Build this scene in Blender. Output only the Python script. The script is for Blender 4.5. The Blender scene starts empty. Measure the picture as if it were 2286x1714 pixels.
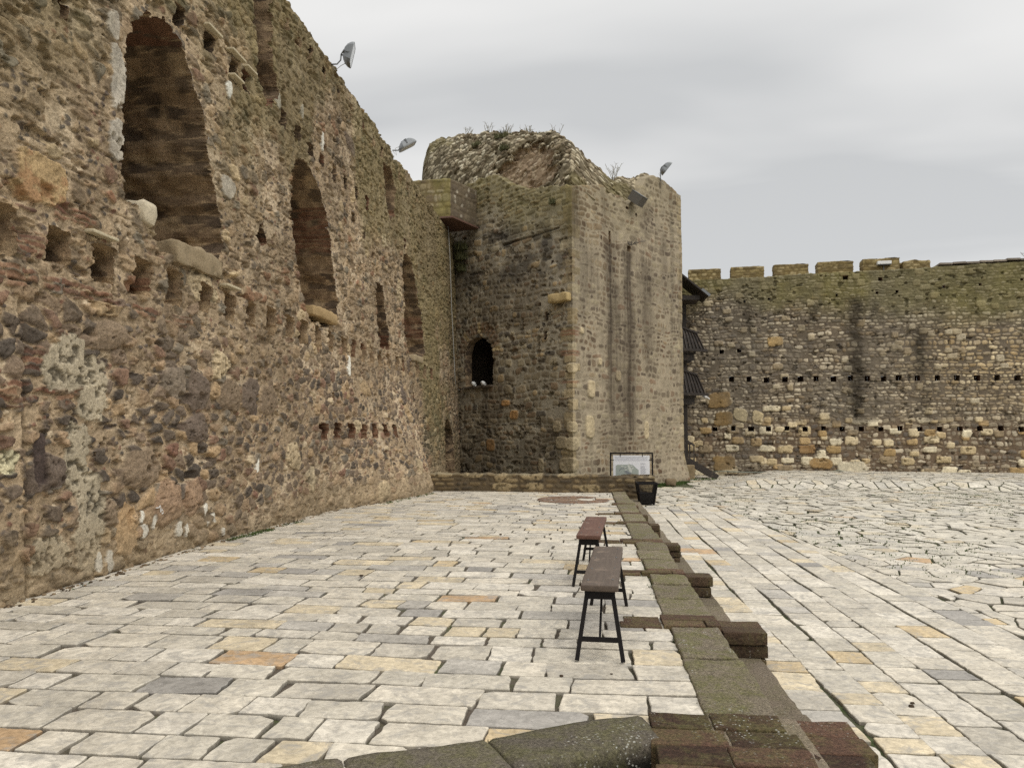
import bpy, math, random
import numpy as np
from mathutils import Vector, Matrix

# ------------------------------------------------------------------ camera, sky, sun, exposure
scene = bpy.context.scene
C = bpy.context.collection
cam_d = bpy.data.cameras.new("camera"); cam = bpy.data.objects.new("camera", cam_d); C.objects.link(cam)
cam_d.sensor_width = 36.0; cam_d.lens = 1717/2286*36.0
cam_d.clip_start = 0.05; cam_d.clip_end = 2000
cam.location = (0, 0, 1.43)
cam.rotation_euler = (math.radians(90+3.366), 0, math.radians(5.612))
scene.camera = cam
scene.view_settings.view_transform = 'Standard'
scene.view_settings.look = 'None'
scene.view_settings.exposure = 0.12
scene.view_settings.gamma = 1.0
scene.cycles.use_denoising = False
scene.render.resolution_x = 1024; scene.render.resolution_y = 767

SUN_EL, SUN_AZ = math.radians(52), math.radians(128)      # azimuth from +Y towards +X
sun_d = bpy.data.lights.new("sun", 'SUN'); sun_d.energy = 1.5; sun_d.angle = math.radians(50)
sun_d.color = (1.0, 0.95, 0.87)
sun = bpy.data.objects.new("sun", sun_d); C.objects.link(sun)
sun.rotation_euler = (math.pi/2-SUN_EL, 0, math.pi-SUN_AZ)

world = bpy.data.worlds.new("World"); scene.world = world; world.use_nodes = True
wt = world.node_tree; wn = wt.nodes; wl = wt.links
for n in list(wn): wn.remove(n)
def wnode(t, **k):
    n = wn.new(t)
    for a, b in k.items(): setattr(n, a, b)
    return n
w_out = wnode('ShaderNodeOutputWorld')
bg_sky = wnode('ShaderNodeBackground'); bg_cl = wnode('ShaderNodeBackground'); w_mix = wnode('ShaderNodeMixShader')
sky = wnode('ShaderNodeTexSky'); sky.sky_type = 'NISHITA'; sky.sun_disc = False
sky.sun_elevation = SUN_EL; sky.sun_rotation = SUN_AZ
bg_sky.inputs['Strength'].default_value = 0.08
wl.new(sky.outputs['Color'], bg_sky.inputs['Color'])
tc = wnode('ShaderNodeTexCoord'); sep = wnode('ShaderNodeSeparateXYZ'); wl.new(tc.outputs['Generated'], sep.inputs[0])
def wmath(op, a, b=None, clamp=False):
    n = wnode('ShaderNodeMath', operation=op, use_clamp=clamp)
    for i, v in enumerate((a, b)):
        if v is None: continue
        if hasattr(v, 'links'): wl.new(v, n.inputs[i])
        else: n.inputs[i].default_value = v
    return n.outputs[0]
zc_ = wmath('MAXIMUM', sep.outputs['Z'], 0.0)
den = wmath('ADD', zc_, 0.16)
px = wmath('DIVIDE', sep.outputs['X'], den); py = wmath('DIVIDE', sep.outputs['Y'], den)
# the cloud layer's streaks run across the view and sink a little to the right
cx_ = wmath('ADD', wmath('MULTIPLY', px, 0.42), wmath('MULTIPLY', py, -0.16))
cy_ = wmath('ADD', wmath('MULTIPLY', py, 1.0), wmath('MULTIPLY', px, 0.30))
comb = wnode('ShaderNodeCombineXYZ'); wl.new(cx_, comb.inputs[0]); wl.new(cy_, comb.inputs[1])
n1 = wnode('ShaderNodeTexNoise'); n1.inputs['Scale'].default_value = 1.15; n1.inputs['Detail'].default_value = 4.0
n1.inputs['Roughness'].default_value = 0.45; n1.inputs['Distortion'].default_value = 0.35
mp1 = wnode('ShaderNodeMapping'); mp1.inputs['Location'].default_value = (2.3, 0.55, 0)
wl.new(comb.outputs[0], mp1.inputs[0]); wl.new(mp1.outputs[0], n1.inputs['Vector'])
ramp = wnode('ShaderNodeValToRGB'); cr = ramp.color_ramp
cr.elements[0].position = 0.38; cr.elements[0].color = (0.560, 0.570, 0.575, 1)
cr.elements[1].position = 0.61; cr.elements[1].color = (0.80, 0.797, 0.785, 1)
wl.new(n1.outputs['Fac'], ramp.inputs[0])
# brighter haze just above the horizon, and an overcast sky is brightest overhead
hor = wmath('MULTIPLY', wmath('SUBTRACT', 1.0, wmath('MULTIPLY', zc_, 3.2), True), 0.12)
zen = wnode('ShaderNodeMapRange'); zen.inputs[1].default_value = 0.58; zen.inputs[2].default_value = 0.95
zen.inputs[3].default_value = 0.0; zen.inputs[4].default_value = 1.3
wl.new(zc_, zen.inputs[0])
gain = wmath('ADD', wmath('ADD', hor, zen.outputs[0]), 1.0)
wl.new(ramp.outputs[0], bg_cl.inputs['Color']); wl.new(gain, bg_cl.inputs['Strength'])
w_mix.inputs[0].default_value = 0.965
wl.new(bg_sky.outputs[0], w_mix.inputs[1]); wl.new(bg_cl.outputs[0], w_mix.inputs[2]); wl.new(w_mix.outputs[0], w_out.inputs['Surface'])

random.seed(7)
R = np.random.RandomState(11)

# ------------------------------------------------------------------ small numeric tools
def lin(c):
    c = np.asarray(c, float)/255.0
    return np.where(c <= 0.04045, c/12.92, ((c+0.055)/1.055)**2.4)
def h01(i, j, s=0):
    i = np.asarray(i).astype(np.int64); j = np.asarray(j).astype(np.int64)
    x = (i*374761393 + j*668265263 + s*974634777) & 0xffffffff
    x = ((x ^ (x >> 13))*1274126177) & 0xffffffff
    x = ((x ^ (x >> 16))*2246822519) & 0xffffffff
    x = x ^ (x >> 15)
    return (x & 0xffffff)/float(0x1000000)
def vn(x, y, s=0):
    xi = np.floor(x); yi = np.floor(y); fx = x-xi; fy = y-yi
    fx = fx*fx*(3-2*fx); fy = fy*fy*(3-2*fy)
    a = h01(xi, yi, s); b = h01(xi+1, yi, s); c = h01(xi, yi+1, s); d = h01(xi+1, yi+1, s)
    return (a*(1-fx)+b*fx)*(1-fy)+(c*(1-fx)+d*fx)*fy
def fbm(x, y, s=0, o=4):
    t = 0; a = 0.5; n = 0
    for k in range(o):
        t = t+a*vn(x*2**k, y*2**k, s+k*17); n += a; a *= 0.5
    return t/n
def ss(a, b, x):
    t = np.clip((x-a)/(b-a), 0, 1); return t*t*(3-2*t)
def mix(a, b, t):
    t = np.asarray(t)[..., None]; return a*(1-t)+b*t
def voro(u, v, s, jit=0.42):
    """nearest and second-nearest jittered grid points: cell ids, F1, F2, offset to the nearest"""
    i0 = np.floor(u); j0 = np.floor(v)
    f1 = np.full(u.shape, 9.0); f2 = np.full(u.shape, 9.0)
    ci = np.zeros(u.shape); cj = np.zeros(u.shape); dx1 = np.zeros(u.shape); dy1 = np.zeros(u.shape)
    for di in (-1, 0, 1):
        for dj in (-1, 0, 1):
            i = i0+di; j = j0+dj
            dx = u-(i+0.5+(h01(i, j, s)-0.5)*2*jit); dy = v-(j+0.5+(h01(i, j, s+1)-0.5)*2*jit)
            d = np.sqrt(dx*dx+dy*dy)
            near = d < f1
            f2 = np.where(near, f1, np.minimum(f2, d))
            f1 = np.where(near, d, f1); ci = np.where(near, i, ci); cj = np.where(near, j, cj)
            dx1 = np.where(near, dx, dx1); dy1 = np.where(near, dy, dy1)
    return ci, cj, f1, f2, dx1, dy1
def courses(u, v, ch, cw, s, warp=0.02, var=0.3):
    """roughly coursed stones: id row, id col, distance to the joint (metres), random height share"""
    wv = v+warp*2*(fbm(u*1.1, v*1.4, s+5, 3)-0.5)*2 + warp*(fbm(u*5, v*5, s+6, 2)-0.5)
    wu = u+warp*2*(fbm(u*2.0, v*3.0, s+7, 3)-0.5)
    wv = wv + 0.12*np.sin(wv*1.7+s)
    q = wv/ch; r = np.floor(q)
    b0 = r+(h01(r, 0*r, s)-0.5)*var; b1 = r+1+(h01(r+1, 0*r, s)-0.5)*var
    below = q < b0; above = q >= b1
    r = np.where(below, r-1, np.where(above, r+1, r))
    b0 = r+(h01(r, 0*r, s)-0.5)*var; b1 = r+1+(h01(r+1, 0*r, s)-0.5)*var
    dv = np.minimum(q-b0, b1-q)*ch
    w = cw*(0.7+0.7*h01(r, 0*r, s+2))
    p = wu/w+h01(r, 0*r, s+3)*7.3; c = np.floor(p)
    e0 = c+(h01(r, c, s+4)-0.5)*0.65; e1 = c+1+(h01(r, c+1, s+4)-0.5)*0.65
    bl = p < e0; ab = p >= e1
    c = np.where(bl, c-1, np.where(ab, c+1, c))
    e0 = c+(h01(r, c, s+4)-0.5)*0.65; e1 = c+1+(h01(r, c+1, s+4)-0.5)*0.65
    du = np.minimum(p-e0, e1-p)*w
    k = 0.03
    d = -k*np.log(np.exp(-np.clip(du, -1, 2)/k)+np.exp(-np.clip(dv, -1, 2)/k))     # rounded corners
    return r, c, d
def inpoly(x, y, poly):
    ins = np.zeros(x.shape, bool); n = len(poly)
    for a in range(n):
        x1, y1 = poly[a]; x2, y2 = poly[(a+1) % n]
        if y1 == y2: continue
        cnd = ((y1 > y) != (y2 > y)) & (x < (x2-x1)*(y-y1)/(y2-y1)+x1)
        ins ^= cnd
    return ins
def pick(pal, w, h):
    pal = lin(np.array(pal, float)); cw = np.cumsum(np.array(w, float)); cw /= cw[-1]
    return pal[np.clip(np.searchsorted(cw, h.ravel()), 0, len(pal)-1)].reshape(h.shape+(3,))

# ------------------------------------------------------------------ object tools
def tag(o, label=None, cat=None, group=None, kind=None):
    if label: o['label'] = label
    if cat: o['category'] = cat
    if group: o['group'] = group
    if kind: o['kind'] = kind
    return o
def empty(name, loc=(0, 0, 0), rz=0, parent=None):
    o = bpy.data.objects.new(name, None); C.objects.link(o); o.location = loc; o.rotation_euler = (0, 0, rz)
    o.empty_display_size = 0.2
    if parent: o.parent = parent
    return o
def np_mesh(name, V, F, col, mat, parent=None, smooth=True):
    V = np.asarray(V, np.float32); F = np.asarray(F, np.int32)
    me = bpy.data.meshes.new(name)
    me.vertices.add(len(V)); me.vertices.foreach_set('co', V.ravel())
    me.loops.add(F.size); me.loops.foreach_set('vertex_index', F.ravel())
    me.polygons.add(len(F)); me.polygons.foreach_set('loop_start', np.arange(0, F.size, F.shape[1], dtype=np.int32))
    me.update(calc_edges=True)
    me.polygons.foreach_set('use_smooth', np.full(len(F), smooth, bool))
    if col is not None:
        at = me.color_attributes.new('Col', 'FLOAT_COLOR', 'POINT')
        c4 = np.ones((len(V), 4), np.float32); c4[:, :3] = col
        at.data.foreach_set('color', c4.ravel())
    me.materials.append(mat)
    o = bpy.data.objects.new(name, me); C.objects.link(o)
    if parent: o.parent = parent
    return o
class MB:
    """collects shapes into one mesh, with a colour per vertex"""
    def __init__(self): self.v = []; self.f = []; self.c = []; self.m = []
    def add(self, vs, fs, col=(1, 1, 1), mi=0):
        b = len(self.v); self.v += [tuple(map(float, p)) for p in vs]
        if len(np.shape(col)) == 1: self.c += [tuple(col)]*len(vs)
        else: self.c += [tuple(q) for q in col]
        self.f += [tuple(b+i for i in f) for f in fs]; self.m += [mi]*len(fs)
        return self
    def box(self, x0, x1, y0, y1, z0, z1, col=(1, 1, 1), mi=0, bev=0.0):
        if bev <= 0:
            vs = [(x, y, z) for z in (z0, z1) for y in (y0, y1) for x in (x0, x1)]
            fs = [(0, 2, 3, 1), (4, 5, 7, 6), (0, 1, 5, 4), (2, 6, 7, 3), (0, 4, 6, 2), (1, 3, 7, 5)]
            return self.add(vs, fs, col, mi)
        return self.rbox((x0, y0, z0), (x1, y1, z1), bev, bev, 0, 0, col, mi, nmax=3)
    def rbox(self, lo, hi, r, cell, amp, seed, col=(1, 1, 1), mi=0, nmax=24, colvar=0.0):
        """box with rounded, worn edges: subdivided faces pushed by noise"""
        lo = np.array(lo, float); hi = np.array(hi, float)
        r = min(r, 0.49*float((hi-lo).min()))
        for ax in range(3):
            a, b = (ax+1) % 3, (ax+2) % 3
            def ticks(k):
                L = hi[k]-lo[k]; n = int(np.clip(round((L-2*r)/max(cell, 1e-4)), 1, nmax))
                return np.concatenate([[lo[k], lo[k]+r*0.35], np.linspace(lo[k]+r, hi[k]-r, n+1), [hi[k]-r*0.35, hi[k]]])
            ta, tb = ticks(a), ticks(b)
            A, B = np.meshgrid(ta, tb, indexing='ij')
            for sgn in (0, 1):
                P = np.zeros(A.shape+(3,)); P[..., a] = A; P[..., b] = B; P[..., ax] = (lo, hi)[sgn][ax]
                q = np.clip(P, lo+r, hi-r); d = P-q; L = np.linalg.norm(d, axis=-1, keepdims=True)
                nrm = d/np.maximum(L, 1e-9); P = q+nrm*r
                cc = None
                if amp > 0 or colvar > 0:
                    s1 = P[..., 0]*0.9+P[..., 2]*0.55; s2 = P[..., 1]*0.9+P[..., 2]*0.6-P[..., 0]*0.2
                    nz = fbm(s1/0.11, s2/0.11, seed, 3)-0.5+0.8*(fbm(s1/0.35, s2/0.35, seed+3, 2)-0.5)
                    P = P+nrm*(nz*2*amp)[..., None]
                n1_, n2_ = A.shape; idx = np.arange(n1_*n2_).reshape(n1_, n2_)
                q4 = np.stack([idx[:-1, :-1], idx[1:, :-1], idx[1:, 1:], idx[:-1, 1:]], -1).reshape(-1, 4)
                if sgn == 0: q4 = q4[:, ::-1]
                self.add(P.reshape(-1, 3), q4.tolist(), col, mi)
        return self
    def bar(self, p, q, w, h=None, col=(1, 1, 1), mi=0, up=(0, 0, 1)):
        p = Vector(p); q = Vector(q); h = h or w; d = (q-p).normalized(); u = Vector(up)
        if abs(d.dot(u)) > 0.98: u = Vector((0, 1, 0))
        s = d.cross(u).normalized(); t = s.cross(d).normalized()
        vs = []
        for e in (p, q):
            for a, b in ((-1, -1), (1, -1), (1, 1), (-1, 1)): vs.append(e+s*(a*w/2)+t*(b*h/2))
        return self.add(vs, [(0, 1, 2, 3)[::-1], (4, 5, 6, 7), (0, 1, 5, 4), (1, 2, 6, 5), (2, 3, 7, 6), (3, 0, 4, 7)], col, mi)
    def tube(self, pts, r, n=8, col=(1, 1, 1), mi=0, cap=True):
        pts = [Vector(p) for p in pts]; rr = r if isinstance(r, (list, tuple)) else [r]*len(pts)
        vs = []; prev = None
        for k, p in enumerate(pts):
            d = (pts[min(k+1, len(pts)-1)]-pts[max(k-1, 0)]).normalized()
            if prev is None:
                u = Vector((0, 0, 1)) if abs(d.z) < 0.9 else Vector((0, 1, 0))
                s = d.cross(u).normalized()
            else: s = (prev-d*prev.dot(d)).normalized()
            prev = s; t = d.cross(s)
            for a in range(n):
                an = 2*math.pi*a/n; vs.append(p+(s*math.cos(an)+t*math.sin(an))*rr[k])
        fs = [(k*n+a, k*n+(a+1) % n, (k+1)*n+(a+1) % n, (k+1)*n+a) for k in range(len(pts)-1) for a in range(n)]
        if cap: fs += [tuple(range(n))[::-1], tuple((len(pts)-1)*n+a for a in range(n))]
        return self.add(vs, fs, col, mi)
    def build(self, name, mats, parent=None, smooth=False, origin=None):
        me = bpy.data.meshes.new(name)
        V = np.array(self.v, float)
        if origin is not None: V = V-np.array(origin)
        me.from_pydata(V.tolist(), [], self.f)
        at = me.color_attributes.new('Col', 'FLOAT_COLOR', 'POINT')
        c4 = np.ones((len(V), 4), np.float32); c4[:, :3] = np.array(self.c, np.float32)
        at.data.foreach_set('color', c4.ravel())
        for m in (mats if isinstance(mats, (list, tuple)) else [mats]): me.materials.append(m)
        me.polygons.foreach_set('material_index', np.array(self.m, np.int32))
        me.polygons.foreach_set('use_smooth', np.full(len(self.f), smooth, bool))
        me.update()
        o = bpy.data.objects.new(name, me); C.objects.link(o)
        if origin is not None: o.location = origin
        if parent: o.parent = parent
        return o

# ------------------------------------------------------------------ materials
def newmat(name):
    m = bpy.data.materials.new(name); m.use_nodes = True
    return m, m.node_tree.nodes, m.node_tree.links, m.node_tree.nodes['Principled BSDF']
def noise(nt, vec, scale, detail=4, rough=0.55, dist=0.0):
    n = nt.nodes.new('ShaderNodeTexNoise'); n.inputs['Scale'].default_value = scale
    n.inputs['Detail'].default_value = detail; n.inputs['Roughness'].default_value = rough; n.inputs['Distortion'].default_value = dist
    nt.links.new(vec, n.inputs['Vector']); return n.outputs['Fac']
def rng(nt, v, a, b, c, d):
    n = nt.nodes.new('ShaderNodeMapRange'); nt.links.new(v, n.inputs[0])
    for i, q in enumerate((a, b, c, d)): n.inputs[i+1].default_value = q
    return n.outputs[0]
def mixc(nt, f, a, b, mode='MIX'):
    n = nt.nodes.new('ShaderNodeMix'); n.data_type = 'RGBA'; n.blend_type = mode
    for s, v in ((n.inputs[0], f), (n.inputs[6], a), (n.inputs[7], b)):
        if hasattr(v, 'links'): nt.links.new(v, s)
        elif isinstance(v, (int, float)): s.default_value = v
        else: s.default_value = (*v, 1)
    return n.outputs[2]
def bump(nt, hgt, strength, dist, normal=None):
    n = nt.nodes.new('ShaderNodeBump'); n.inputs['Strength'].default_value = strength; n.inputs['Distance'].default_value = dist
    nt.links.new(hgt, n.inputs['Height'])
    if normal is not None: nt.links.new(normal, n.inputs['Normal'])
    return n.outputs['Normal']
def objvec(nt):
    n = nt.nodes.new('ShaderNodeTexCoord'); return n.outputs['Object']

def mat_stone(name, rough=0.92, fine=55.0, var=0.35, bmp=0.6, gain=1.0):
    """masonry: the stone colours come with the mesh; grain, mottling and pits are procedural"""
    m, N, L, b = newmat(name); nt = m.node_tree; v = objvec(nt)
    a = N.new('ShaderNodeAttribute'); a.attribute_name = 'Col'
    f1 = noise(nt, v, fine, 6, 0.7); f2 = noise(nt, v, fine*0.17, 4, 0.6, 0.4)
    k1 = rng(nt, f1, 0.25, 0.75, (1-var)*gain, (1+var)*gain); k2 = rng(nt, f2, 0.3, 0.7, 1-var*0.45, 1+var*0.45)
    mm = N.new('ShaderNodeMath'); mm.operation = 'MULTIPLY'; L.new(k1, mm.inputs[0]); L.new(k2, mm.inputs[1])
    c = mixc(nt, 1.0, a.outputs['Color'], mm.outputs[0], 'MULTIPLY')
    L.new(c, b.inputs['Base Color']); b.inputs['Roughness'].default_value = rough
    b.inputs['Specular IOR Level'].default_value = 0.25
    L.new(bump(nt, f1, bmp, 0.012, bump(nt, f2, bmp*0.5, 0.03)), b.inputs['Normal'])
    return m
M_WALL = mat_stone('rubble masonry', fine=48, var=0.5, bmp=1.0)
M_TOWER = mat_stone('coursed masonry', fine=26, var=0.34, bmp=0.6)
M_FAR = mat_stone('far masonry', fine=18, var=0.34, bmp=0.6)

def mat_slab(name):
    m, N, L, b = newmat(name); nt = m.node_tree; v = objvec(nt)
    a = N.new('ShaderNodeAttribute'); a.attribute_name = 'Col'
    f1 = noise(nt, v, 3.2, 6, 0.62, 0.6); f2 = noise(nt, v, 22.0, 7, 0.68, 0.8); f3 = noise(nt, v, 130.0, 3, 0.6)
    k = N.new('ShaderNodeMath'); k.operation = 'MULTIPLY'
    L.new(rng(nt, f1, 0.3, 0.7, 0.76, 1.14), k.inputs[0]); L.new(rng(nt, f2, 0.32, 0.68, 0.66, 1.22), k.inputs[1])
    c = mixc(nt, 1.0, a.outputs['Color'], k.outputs[0], 'MULTIPLY')
    # grey wear and darker pocks
    st = rng(nt, noise(nt, v, 7.0, 5, 0.7, 1.2), 0.50, 0.64, 0.0, 0.72)
    c = mixc(nt, st, c, (0.33, 0.31, 0.275))
    pk = rng(nt, f2, 0.68, 0.76, 0.0, 0.65); c = mixc(nt, pk, c, (0.16, 0.14, 0.115))
    sp = rng(nt, f3, 0.72, 0.80, 0.0, 0.6); c = mixc(nt, sp, c, (0.14, 0.12, 0.10))
    L.new(c, b.inputs['Base Color'])
    L.new(rng(nt, f1, 0.3, 0.7, 0.50, 0.78), b.inputs['Roughness']); b.inputs['Specular IOR Level'].default_value = 0.35
    L.new(bump(nt, f2, 0.35, 0.010, bump(nt, f1, 0.35, 0.03)), b.inputs['Normal'])
    return m
M_SLAB = mat_slab('pale limestone slab')

def mat_joint(name, moss):
    m, N, L, b = newmat(name); nt = m.node_tree; v = objvec(nt)
    f1 = noise(nt, v, 60, 4, 0.7); f2 = noise(nt, v, 0.9, 5, 0.65, 0.5); f3 = noise(nt, v, 9, 4, 0.6)
    c = mixc(nt, f1, (0.040, 0.031, 0.023), (0.15, 0.118, 0.086))
    g = mixc(nt, f1, (0.022, 0.034, 0.008), (0.085, 0.110, 0.030))
    mm = N.new('ShaderNodeMath'); mm.operation = 'MULTIPLY'; mm.use_clamp = True
    L.new(rng(nt, f2, 0.5-moss*0.32, 0.62-moss*0.32, 0, 1), mm.inputs[0]); L.new(rng(nt, f3, 0.35, 0.6, 0.25, 1), mm.inputs[1])
    L.new(mixc(nt, mm.outputs[0], c, g), b.inputs['Base Color']); b.inputs['Roughness'].default_value = 0.95
    L.new(bump(nt, f1, 0.8, 0.01), b.inputs['Normal'])
    return m
M_JOINT = mat_joint('joint dirt', 0.05)
M_JOINT_G = mat_joint('mossy joint dirt', 0.72)

def mat_kerb(name, stone=((0.090, 0.074, 0.056), (0.50, 0.43, 0.33)), mossk=1.0, lich=0.5):
    m, N, L, b = newmat(name); nt = m.node_tree; v = objvec(nt)
    a = N.new('ShaderNodeAttribute'); a.attribute_name = 'Col'
    f1 = rng(nt, noise(nt, v, 62, 7, 0.78), 0.32, 0.68, 0.0, 1.0); f2 = noise(nt, v, 3.6, 6, 0.72, 0.6); f3 = noise(nt, v, 16, 5, 0.7, 0.5)
    c = mixc(nt, f1, stone[0], stone[1]); c = mixc(nt, 1.0, c, a.outputs['Color'], 'MULTIPLY')
    mo = mixc(nt, f1, (0.048, 0.050, 0.017), (0.27, 0.255, 0.095))
    mm = N.new('ShaderNodeMath'); mm.operation = 'MULTIPLY'; mm.use_clamp = True
    L.new(rng(nt, f2, 0.43, 0.56, 0, mossk), mm.inputs[0]); L.new(rng(nt, f3, 0.34, 0.6, 0.2, 1), mm.inputs[1])
    c = mixc(nt, mm.outputs[0], c, mo)
    vo = N.new('ShaderNodeTexVoronoi'); vo.inputs['Scale'].default_value = 46; L.new(v, vo.inputs['Vector'])
    wob = N.new('ShaderNodeMath'); wob.operation = 'ADD'; L.new(vo.outputs['Distance'], wob.inputs[0])
    L.new(rng(nt, f3, 0.3, 0.7, 0.22, -0.16), wob.inputs[1])
    li = rng(nt, wob.outputs[0], 0.16, 0.24, 1.0, 0.0)
    lm = N.new('ShaderNodeMath'); lm.operation = 'MULTIPLY'; L.new(li, lm.inputs[0]); L.new(rng(nt, noise(nt, v, 2.2, 3, 0.6), 0.46, 0.62, 0, lich), lm.inputs[1])
    c = mixc(nt, lm.outputs[0], c, (0.50, 0.49, 0.43))
    L.new(c, b.inputs['Base Color']); b.inputs['Roughness'].default_value = 0.9; b.inputs['Specular IOR Level'].default_value = 0.25
    L.new(bump(nt, f1, 0.8, 0.01, bump(nt, f3, 0.5, 0.02)), b.inputs['Normal'])
    return m
M_KERB = mat_kerb('mossy kerb stone', mossk=0.85, lich=1.0)
M_KERB_F = mat_kerb('lichened kerb stone', mossk=0.55, lich=1.0)
M_LEDGE = mat_kerb('bare kerb ledge', ((0.11, 0.086, 0.06), (0.44, 0.355, 0.26)), 0.3, 0.3)
M_BRICK = mat_kerb('old brick', ((0.048, 0.032, 0.024), (0.33, 0.205, 0.145)), 0.55, 0.9)
M_BRICK_D = mat_kerb('weathered dark brick', ((0.060, 0.044, 0.034), (0.32, 0.23, 0.165)), 0.4, 0.4)

def mat_plain(name, col, rough=0.6, metal=0.0, nscale=30, var=0.25, bmp=0.1, spec=0.4):
    m, N, L, b = newmat(name); nt = m.node_tree; v = objvec(nt); f = noise(nt, v, nscale, 5, 0.65)
    lo = tuple(c*(1-var) for c in col); hi = tuple(min(1, c*(1+var)) for c in col)
    L.new(mixc(nt, f, lo, hi), b.inputs['Base Color']); b.inputs['Roughness'].default_value = rough
    b.inputs['Metallic'].default_value = metal; b.inputs['Specular IOR Level'].default_value = spec
    if bmp: L.new(bump(nt, f, bmp, 0.01), b.inputs['Normal'])
    return m
def mat_wood(name, c0, c1, axis=1):
    m, N, L, b = newmat(name); nt = m.node_tree; v = objvec(nt)
    mp = N.new('ShaderNodeMapping'); sc = [38, 38, 38]; sc[axis] = 2.2; mp.inputs['Scale'].default_value = sc; L.new(v, mp.inputs[0])
    f = noise(nt, mp.outputs[0], 1.0, 6, 0.65, 0.8); f2 = noise(nt, v, 9, 5, 0.7)
    c = mixc(nt, f, c0, c1)
    c = mixc(nt, rng(nt, f2, 0.56, 0.74, 0, 0.5), c, (0.34, 0.25, 0.18))
    L.new(c, b.inputs['Base Color']); b.inputs['Roughness'].default_value = 0.62
    L.new(bump(nt, f, 0.5, 0.006), b.inputs['Normal'])
    return m
M_SEAT = mat_wood('weathered bench plank', (0.040, 0.026, 0.018), (0.150, 0.110, 0.080))
M_SEAT_R = mat_wood('stained bench plank', (0.060, 0.024, 0.015), (0.170, 0.080, 0.052))
M_IRON = mat_plain('black painted iron', (0.009, 0.007, 0.007), 0.6, 0.0, 60, 0.5, 0.15, 0.25)
M_DARKWOOD = mat_wood('dark stained timber', (0.012, 0.009, 0.007), (0.045, 0.033, 0.025), 2)
M_GREYMETAL = mat_plain('grey lamp housing', (0.20, 0.21, 0.215), 0.45, 0.4, 50, 0.15, 0.05)
M_GLASS = mat_plain('lamp glass', (0.62, 0.64, 0.65), 0.15, 0.0, 8, 0.1, 0.0, 0.6)
M_WHITE = mat_plain('white plastic', (0.78, 0.78, 0.76), 0.5, 0.0, 30, 0.08, 0.0)
M_CABLE = mat_plain('pale conduit', (0.36, 0.35, 0.32), 0.6, 0.0, 30, 0.15, 0.0)
M_TIN = mat_plain('rust brown sheet', (0.13, 0.07, 0.05), 0.7, 0.0, 12, 0.4, 0.1)
M_PLANT = mat_plain('weed leaves', (0.105, 0.105, 0.045), 0.8, 0.0, 14, 0.6, 0.0)
M_DRY = mat_plain('dry stalks', (0.20, 0.18, 0.12), 0.85, 0.0, 14, 0.4, 0.0)
M_GRASS = mat_plain('short grass', (0.060, 0.095, 0.020), 0.85, 0.0, 8, 0.5, 0.0)
M_TWIG = mat_plain('bare twigs', (0.19, 0.17, 0.15), 0.9, 0.0, 14, 0.3, 0.0)
M_PLASTER = mat_plain('white stone chip', (0.62, 0.59, 0.53), 0.85, 0.0, 40, 0.2, 0.3)
M_SILL = mat_stone('sill stone', fine=40, var=0.3, bmp=0.6)
M_SOIL = mat_joint('court soil', 0.25)

# ------------------------------------------------------------------ ground heights
def zp(y): return -0.15*ss(8.0, 19.5, np.asarray(y, float))
def zcourt(x, y):
    x = np.asarray(x, float); y = np.asarray(y, float)
    z = -0.25-0.11*np.clip((y-4)/14.5, 0, 1)-0.12*ss(18.5, 26.0, y)
    bank = ss(0, 0.9, y-25.9+0.06*(x-4))*ss(0, 1.3, (x-4.0)-0.36*(y-26.0))
    return z+0.24*bank

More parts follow.
